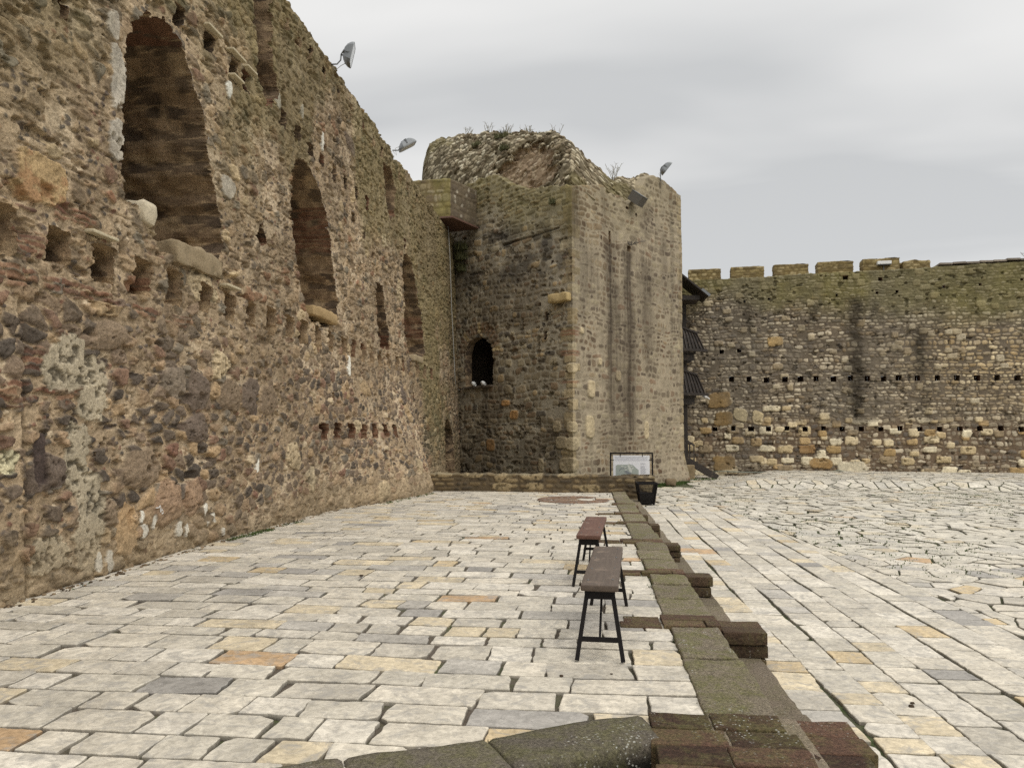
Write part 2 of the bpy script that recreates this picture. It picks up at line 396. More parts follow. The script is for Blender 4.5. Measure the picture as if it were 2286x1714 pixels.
# ------------------------------------------------------------------ masonry grid with carved openings
def build_grid(name, P, Nn, Hh, Col, label_c, dep, back_col, side_col, mat, parent=None, K=5, top_back=None, open_ids=()):
    """P,Nn: [m,n,3] base surface and outward normals; Hh relief; label_c [m-1,n-1] opening ids; dep[id]=depth"""
    m, n = Hh.shape
    F0 = P+Nn*Hh[..., None]
    V = [F0.reshape(-1, 3)]; Cc = [Col.reshape(-1, 3)]
    idx = np.arange(m*n).reshape(m, n)
    quads = np.stack([idx[:-1, :-1], idx[:-1, 1:], idx[1:, 1:], idx[1:, :-1]], -1)
    Fs = [quads[label_c == 0]]
    base = m*n
    if (label_c > 0).any():
        vl = np.zeros((m, n), int)
        for a in (0, 1):
            for b in (0, 1):
                sub = vl[a:a+m-1, b:b+n-1]; np.maximum(sub, label_c, out=sub)
        sel = vl > 0
        D = np.array(dep)[vl]
        B = P+Nn*(Hh*0.5-D)[..., None]
        bidx = np.full((m, n), -1); bidx[sel] = base+np.arange(sel.sum()); base += int(sel.sum())
        V.append(B[sel]); Cc.append(back_col[sel])
        bq = np.stack([bidx[:-1, :-1], bidx[:-1, 1:], bidx[1:, 1:], bidx[1:, :-1]], -1)
        Fs.append(bq[(label_c > 0) & ~np.isin(label_c, open_ids)])
        # reveal strips wherever a carved cell meets a solid one
        ea = []; eb = []
        l, r = label_c[:, :-1], label_c[:, 1:]
        for cond, flip in (((l == 0) & (r > 0), 0), ((l > 0) & (r == 0), 1)):
            i, j = np.nonzero(cond); a = np.stack([i, j+1], -1); b = np.stack([i+1, j+1], -1)
            ea.append(b if flip else a); eb.append(a if flip else b)
        l, r = label_c[:-1], label_c[1:]
        for cond, flip in (((l == 0) & (r > 0), 1), ((l > 0) & (r == 0), 0)):
            i, j = np.nonzero(cond); a = np.stack([i+1, j], -1); b = np.stack([i+1, j+1], -1)
            ea.append(b if flip else a); eb.append(a if flip else b)
        ea = np.concatenate(ea); eb = np.concatenate(eb); ne = len(ea)
        ta = np.linspace(0, 1, K+1)
        # behind the broken front edge the sides follow a smoothed outline of the opening
        bv = np.unique(np.concatenate([ea[:, 0]*n+ea[:, 1], eb[:, 0]*n+eb[:, 1]])); lv = vl.reshape(-1)[bv]; pf = F0.reshape(-1, 3)[bv]; off = np.zeros_like(pf)
        for q in np.unique(lv):
            k_ = np.nonzero(lv == q)[0]; pq = pf[k_]; sg = 0.022 if len(k_) < 150 else 0.045
            for a0 in range(0, len(k_), 400):
                d2 = ((pq[a0:a0+400, None]-pq[None])**2).sum(-1); w = np.exp(-d2/(2*sg*sg)); off[k_[a0:a0+400]] = (w@pq)/w.sum(1, keepdims=True)-pq[a0:a0+400]
        OFF = np.zeros((m*n, 3)); OFF[bv] = off; OFF = OFF.reshape(m, n, 3)
        bsel = np.zeros(m*n, bool); bsel[bv] = True; bsel = bsel.reshape(m, n)
        B[bsel] += OFF[bsel]; V[1] = B[sel]
        rmp = ss(0.0, 0.10, ta[None]*D[ea[:, 0], ea[:, 1]][:, None]+0.02)
        out = []
        for e in (ea, eb):
            p0 = F0[e[:, 0], e[:, 1]]; p1 = B[e[:, 0], e[:, 1]]
            of = OFF[e[:, 0], e[:, 1]]
            pts = p0[:, None]*(1-ta[None, :, None])+(p1-of)[:, None]*ta[None, :, None]+of[:, None]*rmp[..., None]
            wob = fbm(pts[..., 2]*5+pts[..., 0]*1.7, pts[..., 0]*6+pts[..., 1]*1.5, 77, 4)-0.5
            pts = pts+wob[..., None]*np.array([0.0, 0.10, 0.08])*np.sin(ta*np.pi*0.9)[None, :, None]
            out.append(pts)
        SV = np.stack(out, 1)                                   # ne,2,K+1,3
        dd = D[ea[:, 0], ea[:, 1]]; lb = vl[ea[:, 0], ea[:, 1]]
        sc = side_col(SV, ta, dd, lb)
        sid = base+np.arange(ne*2*(K+1)).reshape(ne, 2, K+1)
        V.append(SV.reshape(-1, 3)); Cc.append(sc.reshape(-1, 3)); base += ne*2*(K+1)
        Fs.append(np.stack([sid[:, 0, :-1], sid[:, 1, :-1], sid[:, 1, 1:], sid[:, 0, 1:]], -1).reshape(-1, 4))
    if top_back is not None:
        kk = len(top_back); row = F0[-1]; off = []
        for q, (bk, up) in enumerate(top_back):
            nz = (fbm(np.arange(n)*0.15, np.full(n, q*3.1), 91, 3)-0.5)*0.10
            t = row.copy(); t[:, :2] -= Nn[-1][:, :2]*bk; t[:, 2] += up+nz; off.append(t)
        T = np.stack(off, 0); tid = np.concatenate([idx[-1][None], base+np.arange(kk*n).reshape(kk, n)])
        V.append(T.reshape(-1, 3)); Cc.append(np.repeat(Col[-1][None], kk, 0).reshape(-1, 3)*0.95); base += kk*n
        Fs.append(np.stack([tid[:-1, :-1], tid[:-1, 1:], tid[1:, 1:], tid[1:, :-1]], -1).reshape(-1, 4))
    return np_mesh(name, np.concatenate(V), np.concatenate(Fs), np.concatenate(Cc), mat, parent)

def reveal_colours(brick_share, gain=1.0):
    """colours of an opening's inner sides: courses of brick and stone"""
    def f(SV, ta, dd, lb):
        z = SV[..., 2]; t = np.broadcast_to(ta[None, None, :], z.shape)*dd[:, None, None]
        y = SV[..., 1]+SV[..., 0]
        w1 = fbm(t*5+y*2, z*5, 5, 3)-0.5; w2 = fbm(t*17, z*17+y*3, 6, 2)
        zz = z+0.10*w1; tt = t+0.16*w1+0.05*w2
        ci, cj, f1, f2, _, _ = voro(tt/0.27, zz/0.15, 43); hh = h01(ci, cj, 41)
        st = pick([(146, 124, 98), (126, 106, 84), (106, 90, 72), (168, 146, 116), (92, 78, 64)], [3, 3, 2.4, 1.2, 1.4], hh)
        mo = lin([156, 134, 106])*np.ones_like(st)
        col = mix(mo, st, ss(.03, .14, f2-f1))*(0.72+0.56*w2)[..., None]
        r = np.floor(zz/0.075); fr = zz/0.075-r; c = np.floor(tt/0.26+h01(r, 0*r, 3)); hb = h01(r, c, 44)
        bk = pick([(122, 90, 70), (112, 80, 62), (134, 104, 82), (100, 76, 62)], [2, 2, 1, 1], hb)*(0.7+0.6*w2)[..., None]
        band = vn(zz*1.35+lb[:, None, None]*3.7, 0*t+lb[:, None, None], 9)
        bs = np.asarray(brick_share)[lb][:, None, None]
        col = mix(col, bk, ((band < bs) & (fr > .18) & (hb < .85)).astype(float)*0.9)
        return col*gain
    return f

# ------------------------------------------------------------------ left palace wall (rubble, plane x = -4.75)
KW = 1.02      # masonry albedo scale
def bulge(y, z):
    t = ss(13.5, 19.3, y)*(1-ss(19.6, 20.6, y))*0.80*np.clip(1-z/3.0, 0, 1)**1.3
    return t + 0.30*ss(20.0, 23.0, y)*np.clip(1-z/8.3, 0, 1)
def left_wall():
    yl = [0.5]
    while yl[-1] < 27.6: yl.append(yl[-1]+(0.06 if yl[-1] < 5.3 else 0.0017*yl[-1]))
    y = np.array(yl); n = len(y)
    m = 860; v = np.linspace(0, 1, m)
    ztop = 8.27+0.10*(fbm(y*0.9, 0*y, 3, 3)-0.5)+0.10*(fbm(y*5, 0*y, 4, 2)-0.5)
    Z = -0.55+v[:, None]*(ztop+0.55)[None, :]; Y = np.repeat(y[None], m, 0)
    U = Y
    # --- stones
    wu = U+0.14*(fbm(U*2.2, Z*2.2, 21, 3)-0.5)+0.055*(fbm(U*8, Z*8, 22, 3)-0.5)
    wz = Z+0.12*(fbm(U*2.0, Z*2.4, 23, 3)-0.5)+0.05*(fbm(U*8, Z*8, 24, 3)-0.5)
    low = 1-ss(2.2, 3.2, Z)                                    # more open, darker rubble below the beam holes
    near = 1-ss(8.5, 12.0, U)
    base = 1-ss(0.08, 0.55, Z+0.5*(fbm(U*0.6, Z, 25, 2)-0.5))
    nm = fbm(U*0.8, Z*0.9, 26, 4); nf = fbm(U*3, Z*3, 27, 4); nff = fbm(U*14, Z*14, 28, 3); nfx = fbm(U*25, Z*31, 30, 3)
    ci, cj, f1, f2, dx, dy = voro(wu/0.25, wz/0.155, 31, .46)
    edge = (f2-f1)*0.09; hid = h01(ci, cj, 33)
    thr = 0.004+0.026*ss(0.36, 0.68, nm)+0.004*(1-low)+0.008*base
    drop = h01(ci, cj, 34) < (0.14+0.22*(1-low)+0.25*base)
    sm = ss(0.0, 0.007, edge-thr-0.016*(nff-0.5)-0.010*(nfx-0.5))*(~drop)
    # small pebbles in the mortar
    ci3, cj3, g1, g2, _, _ = voro(wu/0.075, wz/0.058, 51)
    p3 = h01(ci3, cj3, 52) < 0.34
    s3 = ss(0.0, 0.25, 0.40+0.25*h01(ci3, cj3, 53)-g1-0.3*(nff-0.5))*p3*(1-sm)
    # big stones, mostly low and near
    ci2, cj2, k1, k2, bx, by = voro(wu/0.62, wz/0.44, 61, 0.36)
    p2 = h01(ci2, cj2, 62) < (0.18*near+0.05)*low+0.03
    ax_ = (0.26+0.24*h01(ci2, cj2, 63)); ay_ = (0.24+0.22*h01(ci2, cj2, 64))
    e2 = np.minimum((k2-k1)*1.1-0.10, 0.62-k1)+0.10*(nf-0.5)
    s2 = ss(0.0, 0.05, e2)*p2
    # --- colours
    mort = mix(lin([172, 150, 121])*np.ones(U.shape+(3,)), lin([140, 120, 95])*np.ones(U.shape+(3,)), ss(0.3, 0.75, nm*0.5+nf*0.5))
    mort = mix(mort, lin([196, 176, 148])*np.ones_like(mort), 0.55*ss(0.52, 0.75, fbm(U*1.7, Z*1.9, 29, 3)))
    pal_lo = [(120, 102, 84), (104, 90, 76), (90, 79, 68), (78, 69, 60), (146, 122, 96), (122, 96, 78), (112, 102, 88), (160, 134, 102), (116, 86, 70), (186, 166, 136)]
    st_lo = pick(pal_lo, [4, 4, 3.2, 2.2, 3, 2.2, 1.2, 1.4, 0.5, 0.6], hid)
    pal_hi = [(140, 118, 92), (122, 104, 82), (108, 94, 76), (158, 134, 104), (96, 86, 74), (132, 98, 74), (118, 108, 92), (178, 156, 122), (118, 92, 74)]
    st_hi = pick(pal_hi, [4, 4, 3, 3, 1.6, 1.4, 1.2, 1.0, 0.5], hid)
    st = mix(st_hi, st_lo, low*(1-0.75*base)); st = st*(0.82+0.36*h01(ci, cj, 35))[..., None]*(0.86+0.28*nf)[..., None]
    st = mix(st, mort, 0.42*ss(0.45, 0.75, fbm(U*5, Z*5, 36, 3))*(1-low)+0.25*base)
    pb = pick([(110, 92, 76), (84, 74, 68), (150, 124, 96), (120, 86, 70), (74, 68, 62), (186, 166, 138)], [3, 2.5, 2, 1, 1.5, .7], h01(ci3, cj3, 54))
    bgc = pick([(190, 172, 140), (178, 158, 126), (122, 104, 84), (102, 88, 76), (160, 136, 104), (120, 106, 90), (144, 118, 94)], [2.2, 2, 2.4, 1.6, 1.4, .7, 1], h01(ci2, cj2, 65))
    pale = ss(0.3, 0.5, bgc[..., 0])
    col = mix(mort, pb, s3*0.9); col = mix(col, st, sm)
    pits = ss(0.56, 0.70, fbm(U*16, Z*20, 66, 3))*pale
    bgc = bgc*(0.80+0.4*nf)[..., None]; bgc = mix(bgc, bgc*0.35, pits*0.8)
    col = mix(col, bgc, s2)
    Hh = 0.028*sm*np.clip(0.45+edge/0.05, 0, 1.25)+0.022*(hid-0.5)*sm+0.012*s3+(0.020*(nm-0.5)+0.018*(nf-0.5)+0.016*(nff-0.5))
    Hh = Hh*(1-s2)+s2*(0.03+0.035*np.clip(e2*2, 0, 1)+0.03*(nf-0.5)-0.025*pits+0.014*(nff-0.5))
    Hh = Hh*(0.75+0.55*low*near)+0.022*(nfx-0.5)
    col = col*(0.70+0.60*nfx)[..., None]
    pit = ss(0.62, 0.74, fbm(U*11, Z*15, 39, 3)*0.6+nfx*0.4)*(1-0.5*base); Hh = Hh-0.035*pit; col = mix(col, col*0.5, pit*0.8)
    lay = ss(0.60, 0.66, fbm(U*3.0, Z*13, 40, 3))*(1-low); Hh = Hh-0.018*lay; col = mix(col, col*0.72, lay*0.7)
    # brick courses around the beam holes near the camera and bits of brick low down
    def bricks(mask, s):
        nonlocal col, Hh
        r = np.floor(wz/0.062); fr = wz/0.062-r; c = np.floor(wu/0.24+h01(r, 0*r, s)); fc = wu/0.24+h01(r, 0*r, s)-c
        bm = ss(0.10, 0.22, np.minimum(fr, 1-fr))*ss(0.02, 0.06, np.minimum(fc, 1-fc))*mask*(h01(r, c, s+1) < 0.72)
        bc = pick([(124, 86, 66), (112, 76, 58), (102, 72, 58), (140, 106, 82)], [3, 3, 2, 1], h01(r, c, s+2))*(0.8+0.4*nf)[..., None]
        col = mix(col, bc, bm*0.8); Hh = Hh*(1-bm)+bm*(0.02+0.02*(h01(r, c, s+3)-0.5))
    def blob(y0, z0, ry, rz, soft=0.35): return ss(1+soft, 1-soft, np.abs((wu-y0)/ry)**3+np.abs((wz-z0)/rz)**3+1.6*(nf-0.5)+0.9*(nff-0.5)+0.6*(nfx-0.5))
    for (a, b_, c_, d_) in ((5.85, 3.02, .45, .12), (6.1, 3.42, .38, .12), (6.75, 2.72, .5, .07), (7.5, 2.68, .5, .07), (6.25, 1.95, .22, .18), (5.7, 2.7, .5, .09), (6.45, 1.75, .25, .10),
                           (5.95, 1.75, .2, .1), (6.6, 3.45, .3, .07), (8.6, 2.7, .5, .06)):
        bricks(blob(a, b_, c_, d_), int(a*10))
    # rough white travertine blocks, the big ochre boulder, a tall buff slab and scattered white chips near the floor
    for (a, b_, c_, d_, cc, ht) in ((6.12, 3.62, .30, .20, (176, 148, 108), .05), (6.55, 2.05, .26, .26, (164, 150, 126), .03), (6.95, 1.85, .22, .34, (164, 150, 126), .03),
                                   (6.75, 1.15, .17, .32, (164, 150, 126), .03), (6.95, .55, .20, .45, (164, 150, 126), .03), (6.45, .32, .26, .16, (164, 150, 126), .03),
                                   (7.55, .42, .21, .27, (172, 142, 106), .03), (5.82, 1.15, .10, .10, (198, 186, 150), .03), 
                                     (6.25, 1.15, .08, .22, (74, 62, 56), .03)):
        k = blob(a, b_, c_, d_, 0.10); pv = ss(0.54, 0.68, fbm(U*17, Z*17, 67, 3))*(1 if cc[0] in (164, 198) else .3)
        cc_ = lin(cc)*(0.78+0.45*nf)[..., None]; cc_ = mix(cc_, cc_*0.30, pv*0.9)
        if cc == (176, 148, 108): cc_ = mix(cc_, lin([150, 108, 76])*np.ones_like(cc_), ss(0.5, 0.65, fbm(U*9, Z*9, 68, 4))*0.6)
        col = mix(col, cc_, k); Hh = Hh*(1-k)+k*(ht+0.03*(nf-0.5)-0.03*pv)
    # tall pale quoins round the big arch
    for (a, b_, c_, d_) in ((7.20, 5.0, .13, .34), (7.22, 4.35, .12, .22), (9.62, 4.62, .20, .15), (7.1, 5.5, .1, .15)):
        k = blob(a, b_, c_, d_, 0.15); cc_ = lin([176, 166, 150])*(0.72+0.55*nff)[..., None]
        col = mix(col, cc_, k*0.9); Hh = Hh*(1-k)+k*(0.03+0.02*(nff-0.5))
    for (a, b_, c_, d_) in ((7.12, .15, .045, .10), (7.29, .13, .05, .11), (7.88, .34, .07, .07), (7.83, .50, .025, .06), (8.06, .42, .03, .09), (8.6, .27, .06, .09), (8.76, .24, .03, .08), (9.21, .44, .05, .08),
                           (9.42, .31, .03, .06), (9.28, .25, .02, .04), (9.7, .1, .04, .05), (10.7, .9, .05, .1), (9.6, 5.95, .07, .12), (13.2, 6.6, .06, .18), (12.2, 6.75, .05, .14), (11.2, 6.5, .1, .12), (14.9, 2.7, .08, .2)):
        k = ss(1.15, 0.95, np.abs((U-a)/c_)**2.4+np.abs((Z-b_)/d_)**2.4+1.1*(nff-.5)); col = mix(col, lin([226, 220, 205])*np.ones_like(col), k); Hh = Hh*(1-k)+k*0.03
    # weathering of its own shape: grey-green growth high up and at the far end, brown wash, dark runs below holes
    gn = fbm(U*0.5, Z*0.45, 71, 4); gm = ss(0.42, 0.62, gn+0.26*ss(5.6, 8.2, Z)-0.10+0.22*ss(19.5, 23, U))*ss(3.2, 6.6, Z+4.5*ss(19.5, 22.5, U))
    col = mix(col, (lin([104, 94, 58])*(0.7+0.6*nff)[..., None]), gm*0.62)
    gw = ss(0.5, 0.7, fbm(U*0.7+9, Z*0.3, 72, 4)); col = mix(col, lin([104, 88, 68])*(0.75+0.5*nf)[..., None], gw*0.34)
    col = mix(col, lin([136, 118, 92])*(0.75+0.5*nff)[..., None], base*0.55)
    wet = (1-ss(-0.15, 0.22, Z-zp(Y)+0.25*(nf-0.5))); col = mix(col, lin([92, 78, 56])*np.ones_like(col), wet*0.5)
    # straight building joint at the near end; the part in front of it stands a little proud
    jy = 6.04+0.13*(1.84-Z)/1.8; jm = np.exp(-((Y-jy)/0.028)**2)*(1-ss(2.1, 2.7, Z)); Hh = Hh-0.10*jm+0.035*(Y < jy)*(1-ss(2.1, 2.7, Z))
    col = mix(col, lin([84, 72, 58])*np.ones_like(col), np.clip(jm, 0, 1)*0.6)
    # deep cracks and missing stones
    ch = ss(0.70, 0.78, fbm(U*4.2, Z*5.5, 73, 3)); Hh = Hh-0.06*ch*(1-0.6*base)
    # --- openings
    yc = 0.25*(Y[:-1, :-1]+Y[1:, :-1]+Y[:-1, 1:]+Y[1:, 1:]); zc = 0.25*(Z[:-1, :-1]+Z[1:, :-1]+Z[:-1, 1:]+Z[1:, 1:])
    py_ = yc+0.10*(fbm(yc*6, zc*6, 81, 3)-0.5)+0.04*(vn(yc*22, zc*22, 82)-0.5)
    pz_ = zc+0.10*(fbm(yc*6, zc*6, 83, 3)-0.5)+0.04*(vn(yc*22, zc*22, 84)-0.5)
    lab = np.zeros(yc.shape, int); dep = [0.0]; bsh = [0.0]
    def carve(poly, d, bshare, warp=1.0):
        dep.append(d); bsh.append(bshare)
        a = yc+(py_-yc)*warp; b = zc+(pz_-zc)*warp
        lab[inpoly(a, b, poly) & (lab == 0)] = len(dep)-1
    carve([(7.31, 4.15), (7.31, 5.3), (7.36, 5.5), (7.46, 5.74), (7.66, 5.95), (7.9, 6.05), (8.14, 6.06), (8.38, 5.95), (8.58, 5.80), (8.74, 5.58), (8.93, 5.40), (9.02, 5.22), (9.05, 5.02), (9.17, 4.71),
           (9.35, 4.45), (9.45, 4.2), (9.52, 3.80), (9.40, 3.42), (9.0, 3.38), (8.0, 3.44), (7.93, 3.62), (7.75, 3.80), (7.45, 3.80), (7.33, 3.95)], 1.9, 0.20)
    carve([(11.80, 5.15), (11.79, 5.45), (11.90, 5.71), (12.06, 5.89), (12.31, 5.97), (12.60, 5.93), (12.95, 5.83), (13.25, 5.60), (13.5, 5.33), (13.72, 4.95), (13.9, 4.55), (14.08, 4.21), (14.2, 3.86), (14.1, 3.40),
           (13.6, 3.30), (12.8, 3.30), (12.5, 3.47), (12.3, 3.78), (12.1, 4.14), (11.9, 4.65)], 1.6, 0.30)
    carve([(19.3, 5.68), (19.46, 5.95), (19.87, 6.09), (20.3, 5.97), (20.76, 5.49), (21.08, 5.03), (21.41, 4.5), (21.67, 3.76), (21.5, 3.37), (20.39, 3.28), (19.9, 3.6), (19.6, 4.1)], 1.3, 0.36)
    carve([(16.8, 4.73), (17.45, 4.77), (17.6, 4.45), (17.95, 3.70), (18.08, 3.34), (17.35, 3.29), (17.0, 3.6)], 0.9, 0.45)
    carve([(10.28, 8.6), (10.9, 8.6), (11.0, 7.15), (11.22, 6.67), (11.04, 6.38), (10.8, 6.27), (10.5, 6.50), (10.32, 7.3)], 0.85, 0.25)
    carve([(17.31, 7.69), (18.10, 7.80), (18.45, 7.5), (18.5, 6.75), (18.05, 6.52), (17.7, 6.8)], 0.8, 0.4)
    carve([(10.75, 4.48), (10.93, 4.2), (10.72, 4.10), (10.56, 4.22)], 0.35, 0.9, 0.3)
    carve([(24.0, 1.55), (24.3, 1.78), (24.9, 1.70), (25.5, 1.25), (25.7, -0.5), (24.0, -0.5)], 0.55, 0.3)
    def hole(a, b, w, h, d, bs): carve([(a-w/2, b-h/2), (a-w/2*0.9, b+h/2), (a+w/2, b+h/2*0.9), (a+w/2*0.95, b-h/2)], d, bs, 0.45)
    put = [5.1, 5.72, 6.40, 7.05, 7.72, 8.35, 9.05, 9.75, 10.42, 11.1, 11.8, 12.42, 13.15, 13.82, 14.6, 15.2, 15.87, 16.52, 17.2, 18.0, 18.8, 19.43, 20.15, 20.9, 21.6, 22.3]
    for k, a in enumerate(put):
        w = 0.34 if a < 16 else 0.30
        hole(a+0.03, 3.07+0.03*(h01(k, 1)-0.5), w*(0.9+0.25*h01(k, 2)), 0.36*(0.9+0.3*h01(k, 3)), 0.60, 0.25)
    for k, a in enumerate([13.55, 14.22, 14.95, 15.65, 16.27, 16.95, 17.6]): hole(a, 1.40, 0.34, 0.31, 0.33, 1.0)
    for k, a in enumerate([8.33, 9.06, 9.73, 10.12, 11.45, 12.05, 12.67, 13.22, 13.9, 14.6, 15.3, 16.1]): hole(a, 6.30+0.08*(h01(k, 5)-0.5), 0.25, 0.27*(0.8+0.5*h01(k, 6)), 0.3, 0.2)
    for k, a in enumerate([9.4, 10.0, 11.54, 12.06, 12.54, 13.28, 14.07, 14.84, 15.73, 16.53, 17.24, 18.9, 19.8, 20.9]): hole(a, 7.90, 0.17, 0.26*(0.7+0.6*h01(k, 7)), 0.3, 0.1)
    for a, b_, w, h in ((6.39, 5.25, .14, .2), (15.1, 5.75, .25, .22), (15.9, 5.6, .16, .2), (6.98, 1.18, .05, .05), (14.0, 2.05, .12, .16), (19.6, 6.3, .2, .3), (16.6, 5.3, .2, .15), (20.6, 2.35, .1, .2), (18.6, 4.0, .06, .08)): hole(a, b_, w, h, 0.28, 0.3)
    # --- assemble
    P = np.stack([-4.75+bulge(Y, Z), Y, Z], -1); Nn = np.zeros_like(P); Nn[..., 0] = 1
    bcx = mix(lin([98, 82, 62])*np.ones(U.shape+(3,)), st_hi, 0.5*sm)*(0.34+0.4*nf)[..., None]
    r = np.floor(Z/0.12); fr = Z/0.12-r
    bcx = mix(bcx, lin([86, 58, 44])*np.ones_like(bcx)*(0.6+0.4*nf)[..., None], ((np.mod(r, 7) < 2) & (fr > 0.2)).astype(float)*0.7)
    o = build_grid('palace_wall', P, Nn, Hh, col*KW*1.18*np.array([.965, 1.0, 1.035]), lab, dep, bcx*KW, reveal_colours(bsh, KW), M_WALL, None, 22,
                   [(0.10, 0.03), (0.35, 0.05), (0.8, 0.02), (1.9, -0.03)])
    return tag(o, 'long rubble palace wall with tall arched openings and a row of beam holes, along the left', 'wall')
wall = left_wall()
def rough_stone(name, lo, hi, r, amp, seed, col, mat, parent=None, label=None, cell=0.07, rz=0.0):
    c = ((lo[0]+hi[0])/2, (lo[1]+hi[1])/2, lo[2])
    mb = MB().rbox([lo[k]-c[k] for k in range(3)], [hi[k]-c[k] for k in range(3)], r, cell, amp, seed, lin(col))
    o = mb.build(name, mat, parent, True); o.location = c; o.rotation_euler.z = rz
    if label: o['label'] = label
    return o
rough_stone('window_sill', (-5.6, 8.30, 3.34), (-4.66, 9.44, 3.60), .02, .045, 3, (150, 134, 108), M_SILL, wall, 'broken pale sill block of the big arch')
rough_stone('corner_stone', (-5.0, 7.66, 3.64), (-4.685, 7.90, 3.88), .06, .05, 4, (196, 184, 160), M_SILL, wall, 'white corner stone at the foot of the big arch')
rough_stone('window_sill', (-5.6, 12.75, 3.40), (-4.68, 14.0, 3.58), .03, .04, 5, (164, 140, 102), M_SILL, wall, 'worn ochre sill of the middle arch')
rough_stone('window_sill', (-5.2, 20.5, 3.28), (-4.66, 21.6, 3.48), .05, .02, 6, (160, 144, 116), M_SILL, wall)
for k, (a, z_, w) in enumerate(((6.98, 3.30, .40), (9.72, 3.30, .40), (9.06, 6.46, .36), (9.73, 6.47, .40), (9.74, 6.15, .3), (10.14, 6.46, .30))):
    rough_stone('lintel_slab', (-4.95, a-w/2, z_), (-4.655, a+w/2, z_+0.030), .006, .005, 10+k, (190, 178, 150), M_SILL, wall)
# the scratched figures on the wall, "-15"
mk = MB(); cy0, cz0, X0 = 8.03, 0.53, -4.69
for (p, q) in (((0, .045), (.045, .043)), ((.060, .040), (.085, .070)), ((.085, .070), (.100, -.012)), ((.118, .030), (.150, .026)), ((.118, .030), (.118, .006)), ((.118, .006), (.142, .002)), ((.142, .002), (.147, -.020)), ((.147, -.020), (.118, -.032))):
    mk.bar((X0, cy0+p[0], cz0+p[1]), (X0, cy0+q[0], cz0+q[1]), .010, .009)
mk.build('chalk_mark', M_WHITE, wall)

# ------------------------------------------------------------------ paving
def clip_half(poly, a, b, c):
    """keep a*x+b*y<=c"""
    out = []; n = len(poly)
    for i in range(n):
        p, q = poly[i], poly[(i+1) % n]; dp = a*p[0]+b*p[1]-c; dq = a*q[0]+b*q[1]-c
        if dp <= 0: out.append(p)
        if (dp < 0 < dq) or (dq < 0 < dp):
            t = dp/(dp-dq); out.append((p[0]+(q[0]-p[0])*t, p[1]+(q[1]-p[1])*t))
    return out
def area(poly): return 0.5*sum(poly[i-1][0]*poly[i][1]-poly[i][0]*poly[i-1][1] for i in range(len(poly)))
def inset(poly, d):
    """move every edge of a convex polygon inwards by d (a number or one per edge)"""
    out = list(poly); n = len(poly)
    ds = d if hasattr(d, '__len__') else [d]*n
    for i in range(n):
        p, q = poly[i], poly[(i+1) % n]; ex, ey = q[0]-p[0], q[1]-p[1]; L = math.hypot(ex, ey)
        if L < 1e-6: continue
        nx, ny = ey/L, -ex/L
        out = clip_half(out, nx, ny, nx*p[0]+ny*p[1]-ds[i])
        if len(out) < 3: return []
    return out
PAL_SLAB = [((214, 206, 190), 6), ((206, 199, 184), 5), ((219, 212, 198), 5), ((198, 191, 177), 2.6), ((214, 200, 172), 2.0), ((208, 188, 152), 0.7), ((186, 181, 172), 1.5), ((166, 162, 156), 0.5), ((196, 166, 130), 0.3)]
_w = np.cumsum([w for _, w in PAL_SLAB]); _w = _w/_w[-1]
def slab_col(extra_ochre=0.0):
    k = int(np.searchsorted(_w, random.random()))
    c = lin(PAL_SLAB[min(k, len(PAL_SLAB)-1)][0])*np.array((.97, .955, .93))
    return c*random.uniform(0.90, 1.05)
def slab(mb, poly, zf, col, near, dz=0.0, chip=0.25, thick=0.035, rag=0.003, tilt=0.003, bev=0.004):
    """one flagstone: ragged outline, small bevel, sides going down into the joint"""
    if len(poly) < 3: return
    if area(poly) < 0: poly = poly[::-1]
    if area(poly) < 0.006: return
    # knocked-off corners
    pts = []
    n = len(poly)
    for i in range(n):
        p = poly[i]; a = poly[i-1]; b = poly[(i+1) % n]
        la = math.dist(p, a); lb = math.dist(p, b)
        if random.random() < chip and la > .12 and lb > .12:
            u = random.uniform(.02, .07); w = random.uniform(.02, .09)
            pts += [(p[0]+(a[0]-p[0])*u/la, p[1]+(a[1]-p[1])*u/la), (p[0]+(b[0]-p[0])*w/lb, p[1]+(b[1]-p[1])*w/lb)]
        else:
            e = 0.004
            pts += [(p[0]+(a[0]-p[0])*min(e/la, .3), p[1]+(a[1]-p[1])*min(e/la, .3)), (p[0]+(b[0]-p[0])*min(e/lb, .3), p[1]+(b[1]-p[1])*min(e/lb, .3))]
    ring = []
    for i in range(len(pts)):
        p, q = pts[i], pts[(i+1) % len(pts)]; L = math.dist(p, q); k = max(1, int(L/near))
        for s in range(k):
            t = s/k; j = rag if s else rag*.4
            ring.append((p[0]+(q[0]-p[0])*t+random.gauss(0, j), p[1]+(q[1]-p[1])*t+random.gauss(0, j)))
    cx = sum(p[0] for p in ring)/len(ring); cy = sum(p[1] for p in ring)/len(ring)
    tx, ty = random.gauss(0, tilt)/.3, random.gauss(0, tilt)/.3; dz += random.gauss(0, tilt*.6)
    def zt(x, y): return float(zf(x, y))+dz+tx*(x-cx)+ty*(y-cy)
    N = len(ring); top = []; mid = []; bot = []
    for (x, y) in ring:
        r = math.hypot(x-cx, y-cy); k = max(0.0, 1-bev*1.3/max(r, .03))
        xi, yi = cx+(x-cx)*k, cy+(y-cy)*k
        z = zt(x, y); top.append((xi, yi, zt(xi, yi))); mid.append((x, y, z-bev)); bot.append((x, y, z-thick))
    fs = [tuple(range(N))]
    for i in range(N):
        j = (i+1) % N
        fs += [(i, N+i, N+j, j), (N+i, 2*N+i, 2*N+j, N+j)]
    mb.add(top+mid+bot, fs, [col]*N+[col*0.85]*N+[np.array((.05, .04, .03))]*N)

